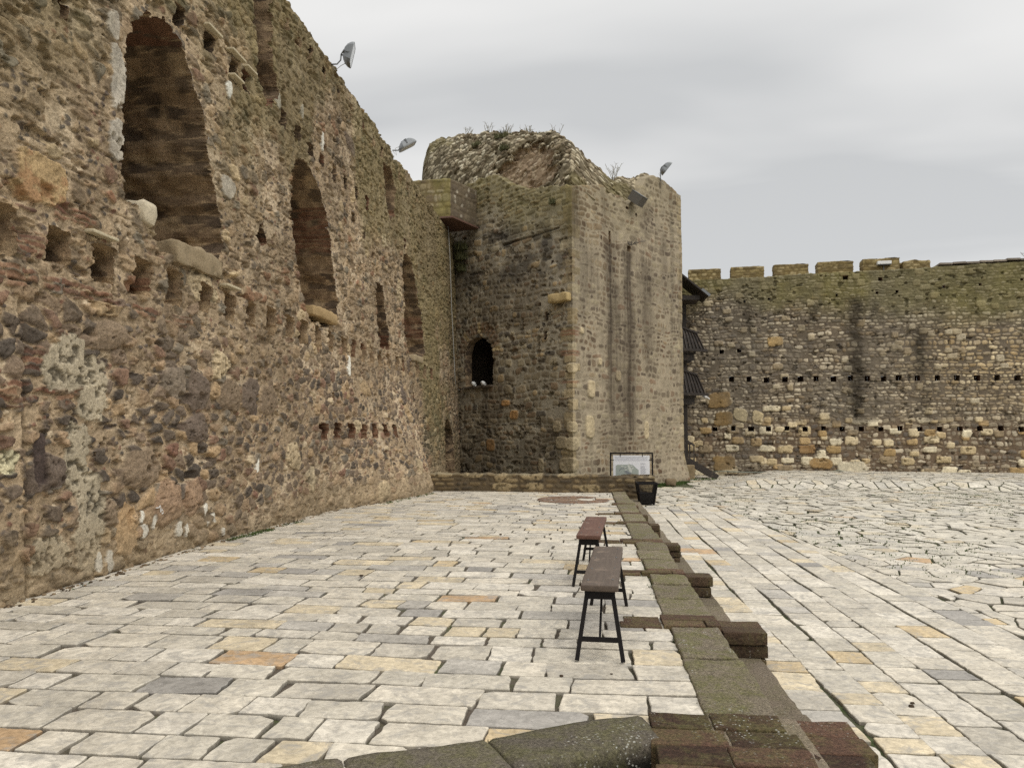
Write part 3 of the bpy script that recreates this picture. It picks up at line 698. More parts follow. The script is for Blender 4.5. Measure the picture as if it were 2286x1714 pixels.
def sheet(name, xs, ys, zf, mat, dz, kind='structure'):
    X, Y = np.meshgrid(xs, ys, indexing='ij'); Z = zf(X, Y)+dz
    V = np.stack([X, Y, Z], -1).reshape(-1, 3); idx = np.arange(X.size).reshape(X.shape)
    Fq = np.stack([idx[:-1, :-1], idx[1:, :-1], idx[1:, 1:], idx[:-1, 1:]], -1).reshape(-1, 4)
    o = np_mesh(name, V, Fq, None, mat); return tag(o, kind=kind) if kind else o

# front edge of the platform: a curved mossy kerb with lower ground before it
FRONT = [(-2.3, 2.62), (-1.17, 3.16), (-.81, 3.32), (-.46, 3.46), (-.21, 3.61), (.04, 3.76), (.30, 3.86)]
def front_y(x):
    return np.interp(x, [p[0] for p in FRONT], [p[1] for p in FRONT])
def platform_paving():
    mb = MB(); y = 2.2; row = 0
    rot = math.radians(-1.2); cr_, sr_ = math.cos(rot), math.sin(rot)
    while y < 19.75:
        hrow = random.choice([.22, .25, .26, .28, .30, .32]); gap = random.choice([.018, .022, .024, .030])
        x = -5.2+random.uniform(0, .4)
        while x < 0.60:
            w = random.choice([.24, .28, .32, .38, .42, .48, .52, .62]); x1 = x+w
            if x1 > 0.40: x1 = 0.60
            g = random.choice([.006, .008, .010, .012, .015]); sk = random.gauss(0, .014)
            p = [(x+g, y+gap/2), (x1-g, y+gap/2+random.gauss(0, .004)), (x1-g+sk, y+hrow-gap/2), (x+g+sk, y+hrow-gap/2)]
            p = [(a*cr_-(b-4)*sr_, a*sr_+(b-4)*cr_+4) for a, b in p]
            x = x1
            p = clip_half(p, 1, 0, 0.575)
            if len(p) < 3: continue
            mx = sum(q[0] for q in p)/len(p); my = sum(q[1] for q in p)/len(p)
            if my > 19.62: continue
            # cut along the curved front kerb
            if my < front_y(mx)+0.8:
                sl = (front_y(mx+.15)-front_y(mx-.15))/.3
                p = clip_half(p, sl, -1, sl*mx-front_y(mx)-0.02)
                if len(p) < 3: continue
            if mx < -4.75+float(bulge(my, 0))-0.4: continue
            near = .045 if my < 6 else (.08 if my < 10 else .16)
            c = slab_col()
            slab(mb, p, lambda a, b: zp(b)+0.004*math.sin(a*2.1+b*1.3), c, near, chip=.10, rag=.0035)
        y += hrow; row += 1
    o = mb.build('platform_paving', M_SLAB); tag(o, kind='structure')
platform_paving()
xs = np.linspace(-5.4, 0.60, 31)
def platform_bed():
    V = []; F = []; ys = np.concatenate([[0], np.linspace(.4, 16.2, 60)])
    for x in xs:
        f = float(front_y(x))+0.02
        for q in ys: V.append((x, f+q, float(zp(f+q))-0.024))
    n = len(ys)
    for i in range(len(xs)-1):
        for j in range(n-1): F.append((i*n+j, (i+1)*n+j, (i+1)*n+j+1, i*n+j+1))
    o = np_mesh('platform_bed', V, F, None, M_JOINT); tag(o, kind='structure')
platform_bed()

# right-hand court: strips of slabs along the kerb, then crazy paving up to the far wall
def strip_edge(y): return np.interp(y, [2, 5, 7.2, 10.5, 13.85, 18.1], [3.95, 3.80, 3.66, 3.45, 3.27, 3.08])
def court_paving():
    mb = MB(); x = 1.235; k = 0
    while x < 3.95:
        w = random.uniform(.265, .325); x1 = x+w; y = 1.6+random.uniform(0, .3); wob = random.uniform(0, 6)
        def off(y): return 0.012*math.sin(y*1.3+wob)+0.008*math.sin(y*3.7+wob*2)
        while y < 18.2:
            L = random.choice([.22, .26, .3, .34, .38, .42, .5]); y1 = y+L; g = random.uniform(.004, .008)
            a, b = x+g, x1-g-random.uniform(0, .005)
            sk = random.gauss(0, .010)
            p = [(a+off(y), y+.009), (b+off(y), y+.009+sk), (b+off(y1), y1-.009+sk), (a+off(y1), y1-.009)]
            e = float(strip_edge(y))
            p = clip_half(p, 1, 0, e)
            p = clip_half(p, 0, 1, 18.15)
            if len(p) >= 3 and area(p) > .012:
                my = y
                slab(mb, p, zcourt, slab_col(), .045 if my < 6 else (.09 if my < 10 else .2), chip=.10, rag=.0035, tilt=.002)
            y = y1
        x = x1
    # crazy paving: cells round scattered points
    cell = 0.36; pts = {}
    for i in range(-8, 62):
        for j in range(-5, 92):
            bx, by = i*cell, 1.5+j*cell
            big = 1.0
            pts[(i, j)] = (bx+random.uniform(-.42, .42)*cell, by+random.uniform(-.42, .42)*cell)
    for (i, j), (cx, cy) in pts.items():
        e = float(strip_edge(cy)) if cy < 18.2 else 0.4
        if cx < e-0.3 or cy > 33 or cy < 3: continue
        if cx > 4.5+cy*0.56+1.2: continue
        if cy > 18.2 and cx < 0.95+(cy-18.2)*0.16: continue
        if cy > 26 and cx < 3.7: continue
        poly = [(cx-.8, cy-.8), (cx+.8, cy-.8), (cx+.8, cy+.8), (cx-.8, cy+.8)]
        for di in (-2, -1, 0, 1, 2):
            for dj in (-2, -1, 0, 1, 2):
                q = pts.get((i+di, j+dj))
                if (di or dj) and q:
                    nx, ny = q[0]-cx, q[1]-cy
                    poly = clip_half(poly, nx, ny, (nx*(q[0]+cx)+ny*(q[1]+cy))/2)
        if cy < 18.4: poly = clip_half(poly, -1, 0, -e-0.01)
        if len(poly) < 3: continue
        if area(poly) < 0: poly = poly[::-1]
        g = random.uniform(.009, .015) if cy < 12 else random.uniform(.016, .026)
        bankk = cy > 26.0 and cx > 4.0
        if bankk: g = .016
        poly = inset(poly, [g*random.uniform(.5, 1.5) for _ in poly])
        if len(poly) < 3: continue
        c = slab_col()
        if cy > 11: c = c*0.6+lin((206, 200, 184))*0.4
        slab(mb, poly, zcourt, c, .06 if cy < 8 else .2, chip=.18, rag=.006, tilt=.005 if cy < 14 else .009)
    o = mb.build('court_paving', M_SLAB); tag(o, kind='structure')
court_paving()
sheet('court_bed', np.concatenate([np.linspace(0.58, 6, 28), np.linspace(6.4, 26, 40)]), np.linspace(-3, 34, 110), zcourt, M_JOINT_G, -0.026)
# ground under everything, out to the horizon, and the lower ground before the platform
def far_ground(x, y): return np.full(np.shape(x), -0.80)
sheet('ground', np.linspace(-700, 700, 8), np.linspace(-700, 700, 8), far_ground, M_SOIL, 0.0)
sheet('lower_ground', np.linspace(-6.0, .62, 12), np.linspace(-3, 4.2, 14), lambda x, y: np.full(np.shape(x), -0.42), M_JOINT, 0.0)

# ------------------------------------------------------------------ kerbs and brick stubs
def kerb_run():
    mb = MB(); y = 3.98; k = 0
    piers = [5.85, 7.85, 10.0, 12.3, 13.9, 16.0]
    while y < 19.5:
        L = random.uniform(.5, .95)
        for p in piers:                                       # blocks end at the brick strips
            if y < p-.17 < y+L+.25: L = p-.17-y; break
        y1 = min(y+L, 19.5); g = .006; z = float(zp((y+y1)/2))
        x0, x1 = .582+random.gauss(0, .008), .935+random.gauss(0, .010)
        mb.rbox((x0, y+g, z-.5), (x1, y1-g, z+.026+random.gauss(0, .005)), .016, .035 if y < 8 else .12, .012, k, lin((215, 212, 205))*random.uniform(.8, 1.25))
        y = y1; k += 1
        for p in piers:
            if abs(y-(p-.17)) < .03: y = p+.17
    o = mb.build('stone_kerb', M_KERB, None, True)
    tag(o, 'mossy stone kerb running along the right edge of the raised platform', 'kerb', 'mossy kerbs of the platform')
    lg = MB(); y = 3.7; k = 0
    while y < 19.4:
        L = random.uniform(.8, 1.7); y1 = min(y+L, 19.4); z = float(zcourt(1, (y+y1)/2))
        lg.rbox((.93, y+.004, z-.3), (1.225+random.gauss(0, .01), y1-.004, z+.070+random.gauss(0, .006)), .012, .06 if y < 8 else .2, .010, 100+k, lin((215, 215, 215))*random.uniform(.85, 1.2))
        y = y1; k += 1
    lg.build('lower_ledge', M_LEDGE, o, True)['label'] = 'paler bare ledge below the kerb'
    # curved kerb along the front
    mb = MB()
    def strip(x): return float(front_y(x))
    edges = [-2.25, -1.62, -1.02, -.42, .285]
    for k in range(len(edges)-1):
        a, b = edges[k]+.004, edges[k+1]-.004; n = 9; nn = 9
        # a block following the curve: grid across width (back to front) and down its front face
        prof = [(0.10, -.45), (0.098, .0), (0.09, .022), (0.05, .026), (0.0, .027), (-.05, .029), (-.10, .029), (-.15, .029), (-.20, .028), (-.232, .024), (-.246, .010), (-.25, -.01), (-.252, -.06), (-.255, -.12), (-.26, -.24), (-.26, -.42)]
        V = []; F = []
        ks = [0, .012, .03]+[q/n for q in range(1, n)]+[.97, .988, 1]
        for t in ks:
            x = a+(b-a)*t; yy = strip(x); sl = (strip(x+.1)-strip(x-.1))/.2; L = math.hypot(1, sl); nx, ny = -sl/L, 1/L
            e = min(t, 1-t)*(b-a); er = .022*max(0, 1-e/.02)
            for (d, z) in prof:
                nz = (float(fbm(x*9, d*9+z*7, 300+k, 3))-.5)*.030
                V.append((x+nx*(d+nz*.35), yy+ny*(d+nz*.35), z+nz*.35-er*.6*(z > -.1)))
        m_ = len(prof)
        for i in range(len(ks)-1):
            for j in range(m_-1): F.append((i*m_+j, (i+1)*m_+j, (i+1)*m_+j+1, i*m_+j+1))
        F += [tuple(range(m_)), tuple((len(ks)-1)*m_+j for j in range(m_))[::-1]]
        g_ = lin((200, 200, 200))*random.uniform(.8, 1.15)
        # front face darkened in colour: wet algae plus the painted shade of the pit
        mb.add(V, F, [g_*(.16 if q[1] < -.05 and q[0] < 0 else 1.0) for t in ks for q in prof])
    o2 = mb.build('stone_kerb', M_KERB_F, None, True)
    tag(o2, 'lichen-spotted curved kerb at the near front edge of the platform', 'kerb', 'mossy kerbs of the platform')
kerb_run()

def brick_stub(y, x_in, x_out, dy, where, first=False, rows=3):
    """remains of a brick pier: a strip of bricks across the kerb and a stub of thin courses standing below it"""
    z0 = float(zcourt(1, y)); zt_ = float(zp(y)); root = empty('brick_pier', (x_out-.15, y, z0))
    tag(root, where, 'brick pier', 'brick pier stubs along the kerb')
    s = random.randint(0, 999)
    mb = MB(); ox, oy, oz = root.location
    for r in range(rows):
        zb = z0-.02+r*(zt_+.0-z0+.02)/rows; zt2 = z0-.02+(r+1)*(zt_+.0-z0+.02)/rows-.008
        xa = .95; wob = random.gauss(0, .012); xo = x_out+abs(wob)-(.04 if r == rows-1 and random.random() < .4 else 0)
        x = xa
        while x < xo-.015:
            xb = min(x+random.uniform(.16, .30), xo)
            if xo-xb < .07: xb = xo
            for (ya, yb) in ((y-dy, y), (y, y+dy)):
                mb.rbox((x+.003-ox, ya+.003+wob*.5-oy, zb-oz), (xb-.003-ox, yb-.003-oy, zt2-oz), .007, .05, .005, s+r, lin((190, 180, 170))*random.uniform(.6, 1.2))
            x = xb
    mb.build('stub', M_BRICK_D, root, True)
    mb = MB(); n = 2 if dy > .1 else 1
    for q in range(n):
        ya = y-dy+q*2*dy/n; yb = ya+2*dy/n; x = x_in+random.uniform(0, .06)
        while x < .94:
            xb = min(x+random.uniform(.26, .34), .945)
            if .945-xb < .1: xb = .945
            h = zt_+(.012 if xb < .6 else .030)
            mb.rbox((x+.004-ox, ya+.004-oy, h-.12-oz), (xb-.004-ox, yb-.004-oy, h+random.gauss(0, .003)-oz), .006, .06, .004, s+q+50, lin((210, 205, 200))*random.uniform(.7, 1.25))
            x = xb
    mb.build('brick_strip', M_BRICK, root, True)
    return root
brick_stub(5.85, .22, 1.25, .165, 'nearest brick pier stub, beside the front bench, with two rows of red brick', rows=3)
brick_stub(7.85, .20, 1.19, .12, 'brick pier stub with a broken pale top, level with the back of the front bench', rows=3)
brick_stub(10.0, .10, 1.14, .15, 'tall square brick pier stub just beyond the rear bench', rows=4)
brick_stub(12.3, .15, 1.10, .13, 'low brick pier stub, fourth from the near end of the kerb', rows=3)
brick_stub(13.9, .12, 1.03, .12, 'small split brick pier stub, second from the far litter basket', rows=2)
brick_stub(16.0, .45, 1.06, .13, 'farthest brick pier stub, nearest the litter basket', rows=2)
# the wide brick corner in the foreground
def brick_corner():
    root = empty('brick_corner', (.75, 3.4, -.25)); ox, oy, oz = root.location
    tag(root, 'wide corner of worn red-brown bricks with lichen, in the foreground', 'brick corner')
    mb = MB(); y = 2.37; row = 0
    while y < 3.96:
        yb = y+.20; x = .29+(.0 if row % 2 else -.02)
        while x < 1.30:
            lim = 1.24+.03*math.sin(row*2.2)
            xb = min(x+random.uniform(.27, .36), lim)
            if lim-xb < .09: xb = lim
            if xb-x < .05: break
            h = .028-.012*(xb > 1.0)
            mb.rbox((x+.005-ox, y+.005-oy, -.34-oz), (xb-.005-ox, yb-.005-oy, h+random.gauss(0, .004)-oz), .008, .04, .006, row*7+int(x*10), lin((205, 195, 188))*random.choice([.55, .7, .9, 1.1, 1.25]))
            x = xb
            if xb >= lim: break
        y = yb; row += 1
    mb.build('bricks', M_BRICK, root, True)
    m2 = MB().box(.30-ox, 1.0-ox, 2.3-oy, 3.96-oy, -.4-oz, .018-oz); m2.build('mortar', M_LEDGE, root)
brick_corner()

# brick ring let into the platform at its far end
def roundel():
    mb = MB(); cx, cy = -.33, 17.2
    for r0, r1, n in ((.50, .80, 22),):
        for k in range(n):
            a0 = 2*math.pi*k/n+.01; a1 = 2*math.pi*(k+1)/n-.01
            if 0.1 < (a0 % 6.28) < 0.75: continue
            p = [(cx+r*math.cos(a), cy+1.25*r*math.sin(a)) for r, a in ((r0, a0), (r1, a0), (r1, a1), (r0, a1))]
            slab(mb, p, lambda a, b: zp(b)+.016, lin((126, 96, 74))*random.uniform(.7, 1.15), .2, chip=.1, rag=.005)
    for k in range(10):
        a0 = 2*math.pi*k/10; a1 = 2*math.pi*(k+1)/10-.03
        if k in (0, 9, 1): continue
        p = [(cx+r*math.cos(a), cy+1.25*r*math.sin(a)) for r, a in ((.12, a0), (.48, a0), (.48, a1), (.12, a1))]
        slab(mb, p, lambda a, b: zp(b)+.016, lin((132, 104, 82))*random.uniform(.7, 1.15), .2, chip=.1, rag=.005)
    o = mb.build('brick_ring', mat_slab('ring brick'), origin=(cx, cy, float(zp(cy))))
    tag(o, 'flat round ring of brown bricks let into the paving before the low wall', 'brick ring')
roundel()

# ------------------------------------------------------------------ polygonal tower
C0, C1, C2, C3 = np.array([-5.6, 27.72]), np.array([-.45, 23.5]), np.array([3.60, 29.5]), np.array([1.2, 33.6])
def tower():
    L1 = float(np.linalg.norm(C1-C0)); L2 = float(np.linalg.norm(C2-C1)); L3 = float(np.linalg.norm(C3-C2))
    u = np.concatenate([np.arange(0, L1, .021), np.arange(L1, L1+L2, .026), np.arange(L1+L2, L1+L2+L3, .08), [L1+L2+L3]])
    n = len(u); m = 430
    d1, d2, d3 = (C1-C0)/L1, (C2-C1)/L2, (C3-C2)/L3
    nn = lambda d: np.array([d[1], -d[0]])
    k1 = ss(L1-.05, L1+.05, u)[:, None]; k2 = ss(L1+L2-.05, L1+L2+.05, u)[:, None]
    nor = nn(d1)*(1-k1)+nn(d2)*k1*(1-k2)+nn(d3)*k2; nor /= np.linalg.norm(nor, axis=1)[:, None]
    pl = np.where((u < L1)[:, None], C0+u[:, None]*d1, np.where((u < L1+L2)[:, None], C1+(u-L1)[:, None]*d2, C2+(u-L1-L2)[:, None]*d3))
    o1 = float(np.linalg.norm(np.array([-4.6, 26.9])-C0))      # offset of the measured origin along face one
    ztp = np.interp(u, np.concatenate([[0, o1+.9], np.array([1.05, 1.88, 2.24, 2.75, 3.54, 4.41, 5.34])+o1, L1+np.array([.04, 1.8, 1.93, 3.0, 3.44, 3.98, 4.34, 4.63, 5.15, 5.74, 7.0]), [L1+L2+.4, L1+L2+L3]]),
                    [10.1, 10.1, 10.2, 10.1, 9.94, 9.58, 9.25, 9.13, 8.96, 8.95, 9.41, 9.21, 9.29, 9.16, 9.49, 10.07, 10.41, 10.62, 10.63, 10.41, 10.3, 9.6])
    ztp = ztp+.10*(fbm(u*5, 0*u, 5, 3)-.5)
    v = np.linspace(0, 1, m); Z = -.75+v[:, None]*(ztp+.75)[None]; U = np.repeat(u[None], m, 0)
    F1 = 1-ss(L1-.02, L1+.02, U)                               # face one (towards the wall) against face two
    nm = fbm(U*.7, Z*.7, 201, 4); nf = fbm(U*3, Z*3, 202, 4); nff = fbm(U*12, Z*12, 203, 3); drip = fbm(U*2.6, Z*.16, 204, 4)
    r, c, d = courses(U, Z, .172, .285, 205, .07, .55)
    hid = h01(r, c, 206)
    thr = .010+.016*ss(.4, .7, nm)+.008*(1-F1)
    sm = ss(0, .010, d-thr-.018*(nff-.5))*(h01(r, c, 207) > .10+.06*(1-F1))
    pal1 = [(132, 120, 98), (118, 107, 88), (144, 130, 106), (108, 98, 82), (124, 106, 84), (152, 140, 116), (94, 87, 76), (156, 136, 104)]
    pal2 = [(140, 128, 108), (124, 112, 94), (112, 100, 84), (152, 140, 116), (98, 87, 74), (128, 108, 88), (168, 156, 130)]
    w_ = [4, 4, 3, 3, 2, 1.4, 1.6, .8]
    st = mix(pick(pal2, w_[:7], hid), pick(pal1, w_, hid), F1)*(.84+.3*nf)[..., None]*(.88+.24*h01(r, c, 208))[..., None]
    mort = mix(lin([154, 142, 121])*np.ones(st.shape), lin([146, 137, 119])*np.ones(st.shape), F1)*(.82+.36*nf)[..., None]
    br_ = ss(.48, .66, fbm(U*.9+2, Z*.45, 211, 4))*(1-F1); st = mix(st, st*lin([206, 186, 172]), br_*.7)
    st = mix(st, mort, (1-F1)*.16*ss(.35, .65, fbm(U*2.2, Z*2.2, 209, 3)))
    col = mix(mort, st, sm)
    Hh = .015*sm*np.clip(.4+d/.06, 0, 1.2)*(.6+.5*F1)+.014*(hid-.5)*sm*F1+.016*(nf-.5)+.014*(nff-.5)+.06*(fbm(U*.5, Z*.5, 213, 2)-.5)
    dark = ss(.64, .72, fbm(U*4.2, Z*6, 214, 3))*F1; Hh = Hh-.05*dark; col = mix(col, col*.35, dark*.6)
    # pale quoins at the two corners, a brick band or two among them
    for (uc, left, right, zz0, zz1, cc, amt) in ((L1, .38, .34, .0, 9.0, (176, 158, 122), .75), (L1+L2, .30, .30, .2, 10.2, (172, 154, 120), .55)):
        zq = (Z+.05*(nf-.5)+.22*np.sin(Z*1.9+uc))/.36; qr = np.floor(zq); fr = zq-qr; hq = h01(qr, 0*qr, 220)
        wl_ = np.where(np.mod(qr, 2) < 1, left, left*.55)*(.7+.6*hq); wr_ = np.where(np.mod(qr, 2) < 1, right*.5, right)*(.7+.6*h01(qr, 0*qr, 221))
        du_ = np.where(U < uc, (U-(uc-wl_)), (uc+wr_)-U); k = ss(.0, .02, du_-.012*(nff-.5)*4)*ss(.05, .11, np.minimum(fr, 1-fr))*(hq > .18)*(Z > zz0)*(Z < zz1)
        qc = pick([cc, (158, 140, 104), (186, 172, 140), (142, 126, 92)], [3, 2, 1.5, 1.5], h01(qr, 0*qr+(uc > L1), 222))*(.8+.4*nff)[..., None]
        col = mix(col, qc, k*amt*.8); Hh = Hh*(1-k*.6)+k*.6*(.012+.015*(nff-.5))
        if uc == L1:
            for zb in (4.35, 4.45, 3.72, 3.82, 2.88): 
                k = ss(.045, .03, np.abs(Z-zb+.02*(nf-.5)))*ss(.55, .3, np.abs(U-uc+.05)); col = mix(col, lin([126, 84, 64])*np.ones_like(col), k*.6)
    # big pale blocks near the foot of the corner
    for (a, b_, w, h) in ((L1-.42, 1.02, .24, .18), (L1-.0, .98, .26, .19), (L1-.62, 1.52, .16, .17), (L1-.02, 1.5, .22, .16), (L1-.15, .35, .36, .22), (L1-1.3, .3, .12, .2), (L1+.0, 3.3, .2, .15), (L1+1.0, 2.7, .2, .26),
                          (L1+4.4, 1.4, .14, .3), (L1+1.5, 3.6, .1, .12), (L1+.5, 4.5, .12, .1), (L1-2.5, 1.9, .18, .14), (L1-2.9, 2.3, .2, .1), (L1-3.6, .9, .2, .2), (L1+.9, 1.5, .25, .35), (L1+2.6, 3.2, .14, .16)):
        k = ss(1.25, .85, (np.abs(U-a)/w)**3.5+(np.abs(Z-b_)/h)**3.5+1.0*(nf-.5)); cc_ = lin([186, 170, 138])*(.7+.6*nff)[..., None]
        if b_ in (.9, 1.9, 2.3): cc_ = lin([170, 128, 78])*(.7+.6*nff)[..., None]
        col = mix(col, cc_, k*.85); Hh = Hh*(1-k)+k*(.05+.03*(nff-.5))
    # stains: dark runs down face two, damp black growth low on face one, grey-green tops
    s2 = np.zeros_like(U)
    for (a, w, zt_, zb, st_) in ((L1+2.15, .17, 7.8, 1.2, .8), (L1+3.35, .24, 7.6, .6, .9), (L1+2.45, .45, 6.4, .0, .5), (L1+4.6, .32, 7.4, 3.2, .6), (L1+2.9, .3, 4.2, -.4, .55), (L1+5.9, .25, 8.6, 5.5, .4), (L1+.14, .16, 9.0, 7.0, .6), (L1+1.85, .12, 9.2, 7.6, .5), (L1+4.5, .25, 9.4, 8.0, .45), (L1+1.0, .35, 7.2, 5.0, .4), (L1+3.1, .5, 3.0, -.5, .4)):
        s2 = np.maximum(s2, st_*np.exp(-((U-a+.16*(fbm(Z*1.1, U*.6, 230, 4)-.5)*2)/(w*(.7+1.5*fbm(Z*.9, 0*U+a, 229, 3))))**2)*ss(zt_+.2, zt_-.3, Z)*ss(zb-.3, zb+1.2, Z)*(.5+.9*(fbm(U*14, Z*.5, 231, 3))))
    col = mix(col, lin([64, 54, 44])*np.ones_like(col), np.clip(s2, 0, .85))
    dr = ss(.56, .72, drip)*(1-F1); col = mix(col, col*.62, dr*.6)
    s1 = ss(.46, .66, fbm(U*1.0, Z*.7, 232, 4)+.22*(1-ss(.3, 3.2, Z)))*F1
    col = mix(col, lin([66, 54, 40])*(.6+.8*nf)[..., None], s1*.42)
    dk = ss(.55, .68, fbm(U*1.6+3, Z*1.5, 233, 4))*F1*ss(5.5, 6.5, Z)*(1-ss(8.0, 8.6, Z)); col = mix(col, lin([54, 50, 46])*np.ones_like(col), dk*.55)
    gt = ss(ztp[None]-2.0, ztp[None]-.5, Z+1.0*(nm-.5))*(.25+.75*F1); col = mix(col, lin([118, 108, 62])*(.7+.6*nf)[..., None], gt*.5)
    # overhanging ledge line on face one
    ul = U-(L1-5.364)
    cl = np.exp(-((Z-(7.6+.05*(ul-2.5)+.12*(nm-.5)))/.03)**2)*F1*(ul > 2.3)*(ul < 4.9); Hh = Hh-.07*cl; col = mix(col, col*.3, cl*.8)
    Hh = Hh+.05*F1*ss(7.62, 7.68, Z)*(ul > 2.3)
    # the battered foot of face two
    ft = ss(.6, -.5, Z)*ss(L1+3.5, L1+6.8, U); Hh = Hh+.20*ft+.06*ft*(fbm(U*5, Z*5, 215, 2)-.3)
    lab = np.zeros((m-1, n-1), int); uc_ = .5*(U[:-1, :-1]+U[1:, 1:]); zc_ = .5*(Z[:-1, :-1]+Z[1:, 1:])
    uw = uc_+.05*(fbm(uc_*9, zc_*9, 216, 2)-.5)-(L1-5.364); zw = zc_+.05*(fbm(uc_*9+5, zc_*9, 217, 2)-.5)
    dep = [0, .30]; bsh = [0, .5]
    lab[inpoly(uw, zw, [(.46, 3.0), (.44, 4.0), (.50, 4.22), (.62, 4.42), (.80, 4.55), (1.0, 4.61), (1.22, 4.60), (1.5, 4.49), (1.70, 4.34), (1.82, 4.12), (1.85, 3.9), (1.85, 2.9), (.5, 2.9)])] = 1
    for (a, b_, w, h) in ((.9, 5.5, .05, .04), (2.9, 6.0, .04, .05), (4.0, 5.4, .05, .05), (3.4, 7.0, .04, .04), (4.55, 6.7, .05, .05), (4.25, 4.4, .06, .13), (4.3, 5.0, .06, .14), (2.2, 6.4, .04, .04)):
        dep.append(.25); bsh.append(0); lab[(np.abs(uw-a) < w) & (np.abs(zw-b_) < h)] = len(dep)-1
    for (a, b_, w, h) in ((L1+2.15, 7.75, .07, .22), (L1+3.4, 7.6, .12, .10), (L1+3.9, 8.9, .06, .05), (L1+3.3, 9.0, .10, .05), (L1+5.6, 7.0, .03, .03), (L1+4.2, 6.9, .03, .03)):
        dep.append(.3); bsh.append(0); lab[(np.abs(uc_-a) < w) & (np.abs(zc_-b_) < h)] = len(dep)-1
    # voussoirs round the window
    ang = np.arctan2(Z-4.05, ul-1.15); rad = np.hypot(ul-1.15, Z-4.05); vk = ss(.66, .72, rad)*ss(1.10, 1.02, rad)*(Z > 3.98)*F1
    va = np.floor(ang/.21); vc = pick([(120, 98, 76), (108, 90, 72), (170, 150, 112), (196, 188, 170)], [4, 4, 1.3, .5], h01(va, 0*va, 240)); vj = ss(.06, .2, np.minimum(ang/.21-va, 1-ang/.21+va))
    col = mix(col, vc*(.75+.5*nf)[..., None], vk*vj*.85)
    P = np.stack([np.repeat(pl[None, :, 0], m, 0), np.repeat(pl[None, :, 1], m, 0), Z], -1); Nn = np.zeros_like(P); Nn[..., :2] = nor[None]
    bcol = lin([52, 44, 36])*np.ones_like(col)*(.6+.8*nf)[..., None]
    o = build_grid('stone_tower', P, Nn, Hh, col*KW*(1+.12*F1)[..., None], lab, dep, bcol, reveal_colours(bsh, .8), M_TOWER, None, 8, [(.06, .02), (.25, .05), (.7, .0), (1.3, -.15)], (1,))
    tag(o, 'ruined polygonal stone tower with a rubble top and one black arched window', 'tower')
    return o, L1, L2, d1, nn(d1), d2, nn(d2), o1
tw, L1, L2, td1, tn1, td2, tn2, to1 = tower()
def on_face1(ul, z, out=0.0):
    p = C1+td1*(ul-5.364)+tn1*out; return Vector((p[0], p[1], z))
def on_face2(ul, z, out=0.0):
    p = C1+td2*ul+tn2*out; return Vector((p[0], p[1], z))
# the dark chamber behind the tower window
def chamber():
    q = [on_face1(u_, z_, -o_) for o_ in (.10, 3.6) for (u_, z_) in ((-.6, 2.3), (3.6, 2.3), (3.6, 5.8), (-.6, 5.8))]
    MB().add([tuple(p_) for p_ in q], [(4, 5, 6, 7), (0, 1, 5, 4), (1, 2, 6, 5), (2, 3, 7, 6), (3, 0, 4, 7)], lin((96, 84, 70))).build('chamber', M_TOWER, tw)
chamber()
